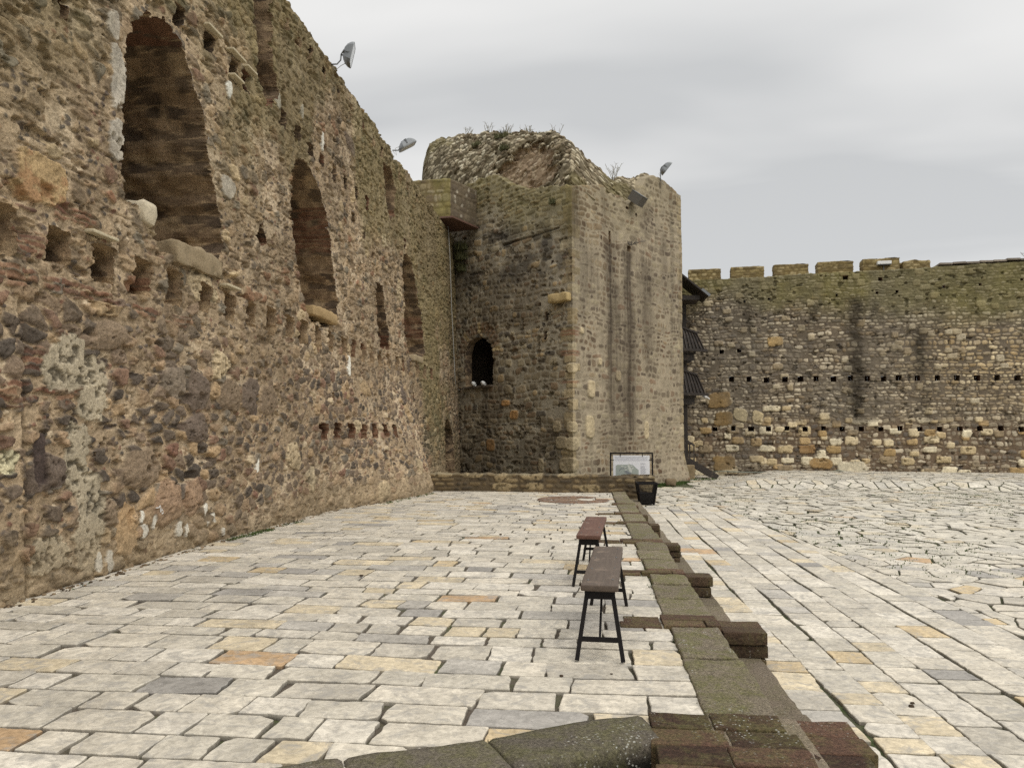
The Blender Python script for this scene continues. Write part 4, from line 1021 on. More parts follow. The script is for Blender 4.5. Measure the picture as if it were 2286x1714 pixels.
# the rubble core that stands up behind the broken tops of the faces
def rubble_core():
    # silhouette measured at y = 27.5: x -> crest height
    sx = [-6.15, -6.0, -5.75, -5.27, -4.56, -3.78, -3.1, -1.9, -1.14, -.83, -.17, .02, .94, 1.5, 2.1, 2.6]
    sz = [9.6, 11.03, 11.88, 12.05, 12.18, 12.20, 12.17, 12.23, 12.25, 12.02, 11.46, 11.21, 10.32, 10.35, 10.55, 10.3]
    n = 400; X = np.linspace(-6.15, 2.35, n); sl_ = X/27.5
    zc = np.interp(X, sx, sz)+.12*(fbm(X*2.2, 0*X, 7, 3)-.5)+.06*(fbm(X*8, 0*X, 8, 2)-.5)
    # foot line just behind the face tops, crest a little farther in
    m1 = td1[1]/td1[0]; ya = (C1[1]-m1*C1[0])/(1-m1*sl_); m2 = td2[1]/td2[0]; yb = (C1[1]-m2*C1[0])/(1-m2*sl_)
    yf = np.where(X < -.527, ya, yb)+.16+.3*ss(-.5, .3, X)
    fu = np.where(X < -.527, np.hypot(sl_*yf-C1[0], yf-C1[1])*-1, np.hypot(sl_*yf-C1[0], yf-C1[1]))
    zf = np.interp(fu, [-7, -4.4, -3.1, -2.6, -1.8, -1.0, 0, 1.8, 1.95, 3.4, 3.9, 4.4, 7], [9.6, 9.7, 9.6, 9.2, 8.9, 8.75, 8.6, 9.0, 8.9, 8.85, 9.1, 9.7, 9.9])
    m = 230; V_ = np.linspace(0, 1, m)
    t = V_[:, None]*np.ones(n)[None]
    crest = .66
    a = np.clip(t/crest, 0, 1); b = np.clip((t-crest)/(1-crest), 0, 1)
    dep_ = 1.25+.5*ss(-.5, -3, X)
    yc_ = yf+dep_
    zcr = 1.43+(zc-1.43)/27.5*yc_
    zz = zf[None]+(zcr-zf)[None]*np.sin(a*np.pi/2)**.9
    yy = yf[None]+dep_[None]*(1-np.cos(a*np.pi/2))+b*3.2
    zz = zz-.30*b+np.where(b > .75, -(b-.75)*9, 0)
    XX = sl_[None]*yy
    s_, w_ = XX-.3*b*3, zz+.35*yy
    nm = fbm(s_*1.0, w_*1.0, 301, 3); nf = fbm(s_*4, w_*4, 302, 3); nff = fbm(s_*13, w_*13, 303, 2)
    ci, cj, f1, f2, dx, dy = voro(s_/.16+.35*nf, w_/.115+.3*nf, 304, .46); hid = h01(ci, cj, 305)
    sm = ss(.04, .12, (f2-f1)-.12*(nff-.5)-.08)*(h01(ci, cj, 306) < .66)
    col = mix(lin([104, 94, 74])*np.ones(XX.shape+(3,)), pick([(180, 168, 142), (154, 142, 118), (200, 190, 166), (124, 113, 94), (138, 124, 102)], [3, 3, 1.6, 2, 2], hid), sm)*(.82+.36*nf)[..., None]
    flat = ss(.5, .62, fbm(s_*.7+4, w_*.8, 307, 3)); col = mix(col, lin([112, 104, 66])*(.75+.5*nf)[..., None], flat*.5)
    # the fallen hollow with pinkish fresh core
    hol = ss(1.15, .8, ((XX+1.9)/.95)**2+((zz-10.1)/.9)**2+1.6*(nf-.5)+.6*(nff-.5))*(b < .05)
    col = mix(col, lin([168, 142, 116])*(.72+.55*nff)[..., None], hol*.5)
    push = .045*sm*(.5+.8*np.minimum(f2-f1, .5))+.06*(hid-.5)*sm+.16*(nf-.5)+.34*(nm-.5)+.05*(nff-.5)
    dark = ss(.66, .74, fbm(s_*3.2, w_*4, 308, 3)); push = push-.10*dark; 
    yy = yy-push*(1-b*.8)+.24*hol; zz = zz+push*.5*np.clip(a*1.2, 0, 1)+.3*push*b
    V3 = np.stack([XX, yy, zz], -1).reshape(-1, 3); idx = np.arange(m*n).reshape(m, n)
    F = np.stack([idx[:-1, :-1], idx[:-1, 1:], idx[1:, 1:], idx[1:, :-1]], -1).reshape(-1, 4)
    o = np_mesh('rubble_core', V3, F, col.reshape(-1, 3)*KW, M_TOWER, tw); return V3.reshape(m, n, 3), X, crest
core_pts, core_x, core_crest = rubble_core()
# end caps so the core is closed at the sides
def core_caps():
    m, n, _ = core_pts.shape
    for j, fl in ((0, 0), (n-1, 1)):
        mb = MB()
        ring = core_pts[::3, j].tolist(); ring2 = [(p[0], p[1], 8.2) for p in ring]
        N = len(ring); fs = [(i, i+1, N+i+1, N+i) if fl else (i, N+i, N+i+1, i+1) for i in range(N-1)]
        mb.add(ring+ring2, fs, lin((124, 110, 84))).build('core_side', M_TOWER, tw, True)
core_caps()

# small masonry bodies share one builder: a plan polyline extruded between two heights
def masonry_body(name, plan, z0, z1, seed, pal, mort, mat, parent=None, ch=.16, cw=.27, du=.03, dz=.03, stain=None, topback=None, amp=1.0, thr=.010):
    plan = [np.array(p, float) for p in plan]; us = [0]; ds = []
    for a, b in zip(plan[:-1], plan[1:]): ds.append((b-a)/np.linalg.norm(b-a)); us.append(us[-1]+float(np.linalg.norm(b-a)))
    u = np.unique(np.concatenate([np.arange(0, us[-1], du), us])); n = len(u)
    seg = np.clip(np.searchsorted(us, u, 'right')-1, 0, len(ds)-1)
    pl = np.array([plan[s]+(q-us[s])*ds[s] for s, q in zip(seg, u)]); nor = np.array([[ds[s][1], -ds[s][0]] for s in seg])
    for k in range(1, len(us)-1):
        i = int(np.argmin(np.abs(u-us[k]))); q = np.array([ds[k-1][1], -ds[k-1][0]])+np.array([ds[k][1], -ds[k][0]]); nor[i] = q/np.linalg.norm(q)
    zt_ = z1(u) if callable(z1) else np.full(n, float(z1)); m = max(3, int((zt_.max()-z0)/dz))
    v = np.linspace(0, 1, m); Z = z0+v[:, None]*(zt_-z0)[None]; U = np.repeat(u[None], m, 0)
    nf = fbm(U*3, Z*3, seed, 4); nff = fbm(U*12, Z*12, seed+1, 3)
    r, c, d = courses(U, Z, ch, cw, seed+2, .03, .5); hid = h01(r, c, seed+3)
    sm = ss(0, .014, d-thr-.016*(nff-.5))*(h01(r, c, seed+4) > .08)
    st = pick(pal, [1]*len(pal), hid)*(.82+.36*nf)[..., None]; col = mix(lin(mort)*np.ones(st.shape)*(.8+.4*nf)[..., None], st, sm)
    Hh = amp*(.03*sm*np.clip(.4+d/.05, 0, 1.2)+.02*(hid-.5)*sm+.03*(nf-.5)+.02*(nff-.5))
    if stain is not None: col, Hh = stain(U, Z, col, Hh, nf, nff, sm)
    P = np.stack([np.repeat(pl[None, :, 0], m, 0), np.repeat(pl[None, :, 1], m, 0), Z], -1); Nn = np.zeros_like(P); Nn[..., :2] = nor[None]
    return build_grid(name, P, Nn, Hh, col*KW, np.zeros((m-1, n-1), int), [0], col, None, mat, parent, 3, topback or [(.03, .015), (.2, .03), (.5, .02)])
PAL_G = [(128, 114, 86), (112, 98, 76), (144, 130, 100), (98, 88, 70), (154, 142, 116), (120, 104, 72)]
# overhanging gallery stub where the palace wall meets the tower, on its brown slab
def gallery_tone(U, Z, col, Hh, nf, nff, sm):
    side = ss(1.45, 1.5, U); col = mix(col, lin([92, 82, 70])*(.75+.5*nf)[..., None], side*.75)  # shade painted in: the side face darker than the lit front
    ci, cj, f1, f2, _, _ = voro(U/.2, Z/.2, 411); k = ss(.33, .25, f1+.25*(nff-.5))*(h01(ci, cj, 412) < .22)*side
    col = mix(col, lin([178, 170, 152])*np.ones_like(col), k*.7); col = mix(col, lin([128, 120, 70])*(.7+.6*nf)[..., None], (1-side)*ss(.4, .6, fbm(U*1.5, Z*1.5, 413, 3))*.6)
    return col, Hh
gal = masonry_body('gallery_stub', [(-5.95, 25.0), (-4.55, 24.85), (-3.82, 26.2)], 8.46, 9.76, 401, PAL_G, (120, 106, 76), M_TOWER, tw, .19, .25, amp=.5, stain=gallery_tone, topback=[(.05, .02), (.3, .02), (1.2, .0)])
gal['label'] = 'overhanging masonry block at the joint of wall and tower'
sl = MB().add([(-5.9, 24.85, 8.40), (-4.40, 24.70, 8.40), (-3.72, 26.25, 8.40), (-5.9, 26.9, 8.40), (-5.9, 24.85, 8.455), (-4.40, 24.70, 8.455), (-3.72, 26.25, 8.455), (-5.9, 26.9, 8.455)],
              [(3, 2, 1, 0), (4, 5, 6, 7), (0, 1, 5, 4), (1, 2, 6, 5), (2, 3, 7, 6), (3, 0, 4, 7)], lin((150, 110, 90)))
sl.build('floor_slab', M_TIN, tw)['label'] = 'thin rust-brown slab under the overhang'
# corbel stone on the corner, window sill board
p = on_face1(4.95, 5.36, .05); rough_stone('corbel', (p.x-.42, p.y-.16, 5.36), (p.x+.40, p.y+.22, 5.64), .06, .03, 31, (178, 156, 112), M_SILL, tw, 'projecting pale corbel stone near the corner', rz=math.atan2(td1[1], td1[0]))
p = on_face1(1.15, 2.84, -.05); mbx = MB().box(-.70, .70, -.16, .14, 0, .075, lin((92, 82, 70)), bev=.01)
o = mbx.build('window_sill', M_TOWER, tw); o.location = p; o.rotation_euler = (0, math.radians(-1.5), math.atan2(td1[1], td1[0]))

# ------------------------------------------------------------------ far curtain wall
FA = np.array([2.5, 33.0]); fd = np.array([9.934, -1.15]); fd /= np.linalg.norm(fd); fn = np.array([fd[1], -fd[0]])
def on_far(u, z, out=0.0):
    q = FA+fd*u+fn*out; return Vector((q[0], q[1], z))
def far_wall():
    u = np.concatenate([np.arange(-3, 0, .1), np.arange(0, 15.2, .0225), np.arange(15.2, 24, .08)]); n = len(u)
    zt_ = np.interp(u, [-3, 1.78, 4.8, 6.6, 10, 11.2, 11.4, 14.4, 24], [7.7, 7.70, 7.72, 7.78, 7.8, 7.84, 7.86, 7.92, 8.1])+.03*(fbm(u*4, 0*u, 5, 3)-.5)
    m = 390; v = np.linspace(0, 1, m); Z = -.8+v[:, None]*(zt_+.8)[None]; U = np.repeat(u[None], m, 0)
    nm = fbm(U*.6, Z*.6, 501, 4); nf = fbm(U*3, Z*3, 502, 4); nff = fbm(U*12, Z*12, 503, 3)
    r, c, d = courses(U, Z, .125, .235, 504, .06, .6); hid = h01(r, c, 505)
    sm = ss(0, .012, d-.010-.016*(nff-.5))*(h01(r, c, 506) > .12)
    right = ss(8.0, 12.5, U); lowz = 1-ss(1.45, 2.0, Z)
    pA = [(148, 135, 112), (122, 111, 93), (170, 157, 132), (100, 91, 78), (174, 162, 138), (124, 108, 84), (88, 80, 70)]
    pB = [(168, 148, 112), (152, 130, 94), (186, 169, 134), (134, 117, 88), (176, 152, 110), (142, 128, 104), (158, 142, 114)]
    st = mix(pick(pA, [3, 3, 2.4, 2.4, 1.6, 1.6, 1], hid), pick(pB, [3, 2, 2.4, 2, 1.4, 2, 2], hid), right*ss(.8, 4.5, Z)*(1-ss(4.6, 6.2, Z)))
    st = st*(.82+.36*nf)[..., None]*(.86+.28*h01(r, c, 507))[..., None]
    mort = mix(lin([98, 87, 71])*np.ones(st.shape), lin([100, 84, 66])*np.ones(st.shape), lowz*.8)*(.75+.5*nf)[..., None]
    col = mix(mort, st, sm); Hh = .024*sm*np.clip(.4+d/.05, 0, 1.2)+.020*(hid-.5)*sm+.02*(nf-.5)+.014*(nff-.5)
    # bigger stones: a scatter higher up, rows of large pale blocks low down
    ci, cj, f1, f2, bx, by = voro(U/(.46+.16*0)+.15*nf, Z/.34, 511, .34)
    pr = .14+.46*lowz
    e = 1-(np.abs(bx/(.28+.18*h01(ci, cj, 512)))**5+np.abs(by/(.28+.16*h01(ci, cj, 513)))**5)**(1/5)+.25*(nf-.5)
    k = ss(0, .10, e)*(h01(ci, cj, 514) < pr*(1-.8*lowz))
    bc = pick([(188, 171, 136), (174, 154, 116), (198, 185, 154), (154, 130, 92), (140, 126, 102), (166, 142, 102)], [3, 2.4, 2.4, .8, 1, .8], h01(ci, cj, 515)); bc = mix(bc, lin([136, 124, 102])*np.ones_like(bc), .65*ss(1.8, 3.0, Z))*(.78+.45*nff)[..., None]
    col = mix(col, bc, k); Hh = Hh*(1-k)+k*(.045+.03*np.clip(e*3, 0, 1)+.02*(nff-.5))
    cl_, rl_, g1, g2, hx, hy = voro(U/.66+.10*nf, (Z+.05)/.40, 516, .26)
    e2 = 1-(np.abs(hx/(.26+.20*h01(cl_, rl_, 517)))**5+np.abs(hy/(.26+.17*h01(cl_, rl_, 518)))**5)**.2+.30*(nf-.5)+.12*(nff-.5)
    k = ss(0, .06, e2)*(h01(cl_, rl_, 519) < .62)*lowz
    b2 = pick([(186, 170, 136), (172, 154, 118), (196, 184, 154), (150, 126, 86), (134, 118, 92), (160, 134, 92)], [3, 2.4, 2, 1.4, 1.2, 1], h01(cl_, rl_, 520))*(.74+.52*nff)[..., None]
    col = mix(col, b2, k); Hh = Hh*(1-k)+k*(.05+.03*np.clip(e2*3, 0, 1)+.02*(nff-.5))
    # ochre boulders near the stair
    for (a, b_, w, h, cc) in ((2.9, 2.55, .42, .32, (128, 104, 66)), (3.0, 1.75, .36, .30, (118, 96, 60)), (3.05, -.05, .45, .3, (124, 100, 60)), (3.75, 1.95, .32, .26, (184, 168, 130)), (4.55, 1.95, .26, .26, (190, 172, 132)), (5.2, 5.0, .28, .18, (168, 140, 92)), (6.4, .65, .3, .2, (130, 102, 66)), (8.2, .0, .55, .22, (186, 176, 150)), (6.9, .05, .5, .2, (146, 118, 76))):
        q = ss(1.2, .85, (np.abs(U-a+.5*(nm-.5))/w)**4+(np.abs(Z-b_+.4*(nm-.5))/h)**4+2.2*(nf-.5)+.8*(nff-.5)); col = mix(col, lin(cc)*(.7+.6*nff)[..., None], q*.9); Hh = Hh*(1-q)+q*.06
    # weathering with a shape of its own: green upper band, black runs under the drains
    g = ss(5.9, 7.0, Z+1.6*(nm-.5)+.08*(U-7)); col = mix(col, lin([100, 94, 50])*(.66+.68*nf)[..., None], g*.66); Hh = Hh*(1-.4*g)
    gr = ss(.45, .65, fbm(U*.5, Z*.35, 521, 4))*(1-right*.6); col = mix(col, lin([104, 97, 84])*(.7+.6*nf)[..., None], gr*.40)
    s = np.zeros_like(U)
    for (a, w, z1, z0, q) in ((8.32, .30, 6.8, 1.5, 1.0), (6.73, .17, 6.5, 5.5, .9), (10.7, .26, 5.6, 3.0, .75), (10.9, .2, 3.2, 1.2, .5), (4.12, .22, 6.7, 5.2, .75), (9.0, .16, 6.4, 5.5, .85), (9.4, .10, 6.3, 5.8, .7), (5.75, .08, 6.3, 5.8, .7), (9.05, .1, 4.9, 4.4, .6), (9.9, .12, 4.9, 4.2, .5), (7.9, .1, 4.9, 4.5, .6), (6.3, .25, 6.2, 5.0, .4)):
        s = np.maximum(s, q*np.exp(-((U-a+.16*(fbm(Z*1.4, U*.7, 522, 3)-.5)*2)/w)**2)*ss(z1+.15, z1-.25, Z)*ss(z0-.3, z0+.9, Z)*(.45+.9*nf)*(.45+1.1*fbm(U*3, Z*9, 524, 2)))
    col = mix(col, lin([50, 44, 34])*np.ones_like(col), np.clip(s, 0, .88))
    gp = ss(.70, .77, fbm(U*4, Z*6, 523, 3)); Hh = Hh-.06*gp; col = mix(col, col*.4, gp*.6)
    lab = np.zeros((m-1, n-1), int); uc_ = .5*(U[:-1, :-1]+U[1:, 1:]); zc_ = .5*(Z[:-1, :-1]+Z[1:, 1:]); dep = [0.0]; bsh = [0.0]
    def hole(a, b_, w, h, dp=.45):
        dep.append(dp); bsh.append(.5); lab[(np.abs(uc_-a) < w/2) & (np.abs(zc_-b_) < h/2)] = len(dep)-1
    for a, b_ in zip([3.48, 4.18, 4.86, 5.58, 6.19, 6.78, 7.45, 8.09, 8.72, 9.32, 9.88, 10.56, 11.28, 11.98, 12.69, 13.4, 14.11, 14.8, 15.5], [3.51, 3.5, 3.44, 3.47, 3.47, 3.48, 3.46, 3.48, 3.46, 3.45, 3.46, 3.46, 3.44, 3.43, 3.43, 3.42, 3.41, 3.40, 3.39]): hole(a, b_, .21, .22)
    for k_, a in enumerate([2.78, 3.51, 4.21, 4.9, 5.61, 6.32, 7.02, 7.73, 8.45, 9.16, 9.87, 10.59, 11.31, 12.02, 12.73, 13.46, 14.17, 14.9]): hole(a, 1.45+.04*(h01(k_, 4)-.5), .20+.05*(k_ == 2), .19)
    for a, b_ in ((3.11, 4.65), (3.8, 4.69)): hole(a, b_, .19, .16)
    for a, b_ in ((4.05, 6.73), (5.02, 6.8), (7.65, 6.87), (9.16, 6.9), (9.91, 6.93), (11.62, 7.05), (12.92, 7.1), (14.39, 7.23)): hole(a, b_, .11, .10, .3)
    hole(8.0, 7.57, .2, .17, .3); hole(9.3, 7.45, .15, .15, .2)
    P = np.zeros((m, n, 3)); P[..., 0] = FA[0]+fd[0]*U; P[..., 1] = FA[1]+fd[1]*U; P[..., 2] = Z; Nn = np.zeros_like(P); Nn[..., 0] = fn[0]; Nn[..., 1] = fn[1]
    o = build_grid('curtain_wall', P, Nn, Hh, col*KW*1.28*np.array([.985, 1.0, 1.06]), lab, dep, lin([70, 52, 40])*np.ones_like(col), reveal_colours(bsh, .8), M_FAR, None, 3, [(.05, .02), (.3, .02), (1.4, .02), (2.3, .0)])
    return tag(o, 'far fortress wall of pale coursed rubble with two rows of square beam holes and merlons', 'wall')
fw = far_wall()
MER = [(1.82, 3.19, 8.46), (3.63, 5.0, 8.49), (5.42, 6.82, 8.51), (7.21, 8.61, 8.55), (9.01, 10.43, 8.59), (10.58, 11.60, 8.48)]
for k, (a, b_, z) in enumerate(MER):
    def P2(u, q): return tuple((FA+fd*u-fn*q)[:2])
    masonry_body('merlon', [P2(a, 2.1), P2(a, 1.5), P2(b_, 1.5), P2(b_, 2.1)], 7.4, (lambda u, z=z, k=k: z-.06*(k == 5)*np.abs(np.sin(u*3))+.03*(fbm(u*4, 0*u, 600+k, 2)-.5)), 610+k*9, [(150, 134, 94), (132, 116, 78), (168, 152, 114), (118, 104, 74)], (122, 106, 72), M_FAR, fw, .13, .24, .04, .04, topback=[(.04, .01), (.2, .02), (.58, .0)], amp=.7)
cp = MB()
for k in range(26):
    a = 11.5+k*.48; q0 = on_far(a+.01, 0, -.35); q1 = on_far(a+.47, 0, -.35); z = 7.90+.035*k*.3+random.gauss(0, .012)
    cp.bar((q0.x, q0.y, z+.06), (q1.x, q1.y, z+.06+random.gauss(0, .01)), .75, .07, lin((132, 122, 110))*random.uniform(.7, 1.2))
cp.build('coping', M_FAR, fw)

# ------------------------------------------------------------------ low wall closing the platform
def low_stain(U, Z, col, Hh, nf, nff, sm):
    ci, cj, f1, f2, bx, by = voro(U/.75+.15*nf, (Z+.17)/.32, 711, .25); e = 1-(np.abs(bx/.36)**3+np.abs(by/.30)**3)**(1/3)+.3*(nf-.5)
    k = ss(0, .12, e)*(h01(ci, cj, 712) < .55); pv = ss(.52, .66, fbm(U*14, Z*14, 713, 3))
    cc = lin([146, 130, 100])*(.75+.5*nff)[..., None]; cc = mix(cc, cc*.4, pv*.8); col = mix(col, cc, k); Hh = Hh*(1-k)+k*(.03-.03*pv)
    col = mix(col, lin([150, 140, 116])*np.ones_like(col), ss(.26, .30, Z+.03*(nf-.5))*.6); return col, Hh
lowall = masonry_body('low_wall', [(-4.6, 19.62), (1.62, 19.38), (1.70, 20.0), (1.3, 20.6)], -.6, (lambda u: .275+.03*(fbm(u*2, 0*u, 701, 3)-.5)-.05*ss(4.8, 5.8, u)), 702,
                      [(98, 84, 62), (84, 74, 58), (118, 102, 76), (72, 64, 52), (130, 114, 86)], (92, 80, 62), M_TOWER, None, .15, .27, .022, .022, stain=low_stain, topback=[(.03, .015), (.2, .02), (.55, .01), (.62, -.5)], amp=.55, thr=.016)
tag(lowall, 'low rough stone wall closing the far end of the platform', 'wall')

# ------------------------------------------------------------------ benches
def bench(name_label, A, B, w, mseat, zs=.47, turn=0.0):
    """plank bench on four splayed iron legs; A near end centre, B far end centre"""
    A = Vector((*A, 0)); B = Vector((*B, 0)); mid = (A+B)/2; L = (B-A).length; rz = math.atan2(-(B-A).x, (B-A).y)
    root = empty('bench', (mid.x, mid.y, float(zp(mid.y))+.004), rz)
    tag(root, name_label, 'bench', 'plank benches on the platform')
    mb = MB().rbox((-w/2, -L/2, zs-.042), (w/2, L/2, zs), .010, .05, .003, int(L*100), (1, 1, 1), nmax=26)
    st = mb.build('seat', mseat, root, True)
    for sy in (-1, 1):
        for k in (.14, .40):
            for sx in (-1, 1): MB().tube([(sx*w*.33, sy*L*k+.02*sx, zs-.001), (sx*w*.33, sy*L*k+.02*sx, zs+.0035)], .007, 8).build('bolt', M_GREYMETAL, st)
    tw_ = w*.33; ft = .142; lz = zs-.045
    for sy in (-1, 1):
        for sx in (-1, 1):
            mb = MB().bar((sx*tw_, sy*(L/2-.075), lz), (sx*ft, sy*(L/2-.035), 0), .026, .026, up=(0, 1, 0)); mb.build('leg', M_IRON, root)
        mb = MB().box(-tw_-.018, tw_+.018, sy*(L/2-.075)-.014, sy*(L/2-.075)+.014, lz-.055, lz+.004); mb.build('apron', M_IRON, root)
        t = .70; xx = tw_+(ft-tw_)*t; yy = sy*(L/2-.075+.04*t); z_ = lz*(1-t)
        mb = MB().box(-xx, xx, yy-.010, yy+.010, z_-.014, z_+.014); mb.build('foot_bar', M_IRON, root)
        mb = MB().bar((0, yy, z_+.01), (0, sy*(L/2-.42), lz+.003), .014, .014, up=(0, 1, 0)); mb.build('brace', M_IRON, root)
    return root
bench('weathered grey-brown plank bench, the nearer one, with a worn pale streak on its seat', (.065, 4.83), (.165, 6.42), .232, M_SEAT)
bench('reddish-brown plank bench standing farther back, partly behind the grey one', (.0, 7.08), (.088, 8.56), .222, M_SEAT_R)

# ------------------------------------------------------------------ information board and litter basket
def board():
    root = empty('information_board', (1.14, 20.55, float(zcourt(1.14, 20.5)))); oz = root.location.z
    tag(root, 'white information board with a map, hung in a black metal frame behind the low wall', 'sign')
    H = .82-oz; W = .545
    for sx in (-1, 1): MB().box(sx*W-.02, sx*W+.02, -.02, .02, 0, H).build('post', M_IRON, root)
    MB().box(-W+.02, W-.02, -.02, .02, H-.04, H).build('top_rail', M_IRON, root)
    MB().box(-W+.02, W-.02, -.02, .02, .18, .215).build('bottom_rail', M_IRON, root)
    pz0, pz1, pw = .30, H-.075, .475
    mb = MB().box(-pw, pw, -.006, .006, pz0, pz1); pn = mb.build('panel', mat_plain('white board', (.76, .77, .80), .45, 0, 4, .03, 0), root)
    for (a, z, hz) in ((-.29, H-.06, 1), (.29, H-.06, 1)): MB().box(a-.010, a+.010, -.014, .014, z-.045, z+.03).build('clip', M_IRON, root)
    for sx in (-1, 1):
        for z in (H-.20, H-.62): MB().box(min(sx*W, sx*(pw-.02)), max(sx*W, sx*(pw-.02)), -.013, .013, z-.009, z+.009).build('clip', M_IRON, root)
    # the printed map, its pale frame, and lines of print too small to read
    Mg = [mat_plain('map green', (.36, .40, .36), .5, 0, 40, .12, 0), mat_plain('map grey', (.22, .24, .25), .5, 0, 40, .3, 0), mat_plain('map light', (.58, .60, .55), .5, 0, 20, .1, 0), mat_plain('print grey', (.42, .43, .47), .5, 0, 300, .6, 0), mat_plain('print pale', (.62, .63, .68), .5, 0, 300, .25, 0)]
    mb = MB(); y = -.0085; top = pz1
    def poly(p, mi, yy): mb.add([(a, yy, top-b) for a, b in p], [tuple(range(len(p)))], (1, 1, 1), mi)
    poly([(-.41, .57), (.185, .57), (.185, .385), (.03, .245), (-.36, .245), (-.41, .275)], 0, y)
    poly([(-.20, .42), (-.12, .40), (.08, .53), (.17, .56), (.02, .565), (-.10, .50)], 1, y-.001)
    poly([(-.11, .27), (-.06, .25), (.02, .40), (.0, .45), (-.05, .43)], 2, y-.002)
    for (a, b, w, h) in ((-.27, .27, .05, .035), (-.19, .31, .05, .03), (-.17, .38, .05, .02), (-.03, .27, .05, .03), (.0, .33, .05, .035)): poly([(a, b), (a+w, b-.008), (a+w+.008, b+h-.008), (a+.006, b+h)], 2, y-.003)
    poly([(-.20, .345), (-.12, .315), (-.12, .325), (-.20, .355)], 1, y-.004)
    poly([(.05, .50), (.15, .545), (.14, .555), (.04, .52)], 1, y-.004)
    poly([(-.33, .40), (-.30, .35), (-.20, .33), (-.19, .345), (-.28, .37), (-.31, .41)], 1, y-.0015); poly([(-.08, .225), (-.055, .215), (-.03, .23), (-.03, .25), (-.08, .25)], 2, y-.001)
    for z in (.045,): poly([(-.43, z), (.42, z), (.42, z+.016), (-.43, z+.016)], 3, y)
    for k in range(4): poly([(-.43, .075+k*.019), (.42, .075+k*.019), (.42, .086+k*.019), (-.43, .086+k*.019)], 4, y)
    rr = random.Random(3)
    for k in range(15):
        if k in (2,): continue
        z = .205+k*.024; poly([(.235, z), (.235+rr.uniform(.09, .17), z), (.235+rr.uniform(.09, .17), z+.010), (.235, z+.010)], 3, y)
    mb.build('map_print', Mg, pn)
board()
def basket():
    x0, y0 = 1.39, 18.75; root = empty('litter_basket', (x0, y0, float(zcourt(x0, y0))), math.radians(3)); z1 = .515
    tag(root, 'black wire-mesh litter basket with a square tapering frame beside the low wall', 'litter bin')
    t, b = .225, .150
    for sx in (-1, 1):
        for sy in (-1, 1): MB().bar((sx*b, sy*b, 0), (sx*t, sy*t, z1), .034, .034).build('corner_bar', M_IRON, root)
    rim = MB()
    for s in (-1, 1): rim.box(-t-.018, t+.018, s*t-.014, s*t+.014, z1-.025, z1+.012); rim.box(s*t-.014, s*t+.014, -t+.015, t-.015, z1-.025, z1+.011)
    rim.build('rim', M_IRON, root)
    MB().box(t, t+.085, -.03, .03, z1-.04, z1-.012).build('handle', M_IRON, root)
    MB().box(-b, b, -b, b, .02, .05).build('floor_plate', M_IRON, root)
    for (dx, dy) in ((0, -1), (0, 1), (-1, 0), (1, 0)):
        m = MB(); n = 13
        for k in range(1, n):
            f = -1+2*k/n
            lo = (f*b, dy*b, .03) if dy else (dx*b, f*b, .03); hi = (f*t, dy*t, z1) if dy else (dx*t, f*t, z1)
            m.bar(lo, hi, .0055)
        for k in range(1, 15):
            s = k/15; w = b+(t-b)*s; z = z1*s
            m.bar((-w, dy*w, z) if dy else (dx*w, -w, z), (w, dy*w, z) if dy else (dx*w, w, z), .0055)
        m.build('mesh_side', M_IRON, root)
    # dark liner sagging in the lower half
    lm = MB(); k = [(b-.01, .05), (b+.02, .18), (b+.030, .27)]
    V = []; F = []
    for (w, z) in k: V += [(-w, -w, z), (w, -w, z), (w, w, z), (-w, w, z)]
    for i in range(2):
        for j in range(4): F.append((i*4+j, i*4+(j+1) % 4, (i+1)*4+(j+1) % 4, (i+1)*4+j))
    lm.add(V, F); lm.build('liner', mat_plain('dark liner', (.02, .018, .016), .6, 0, 20, .4, .2), root)
basket()

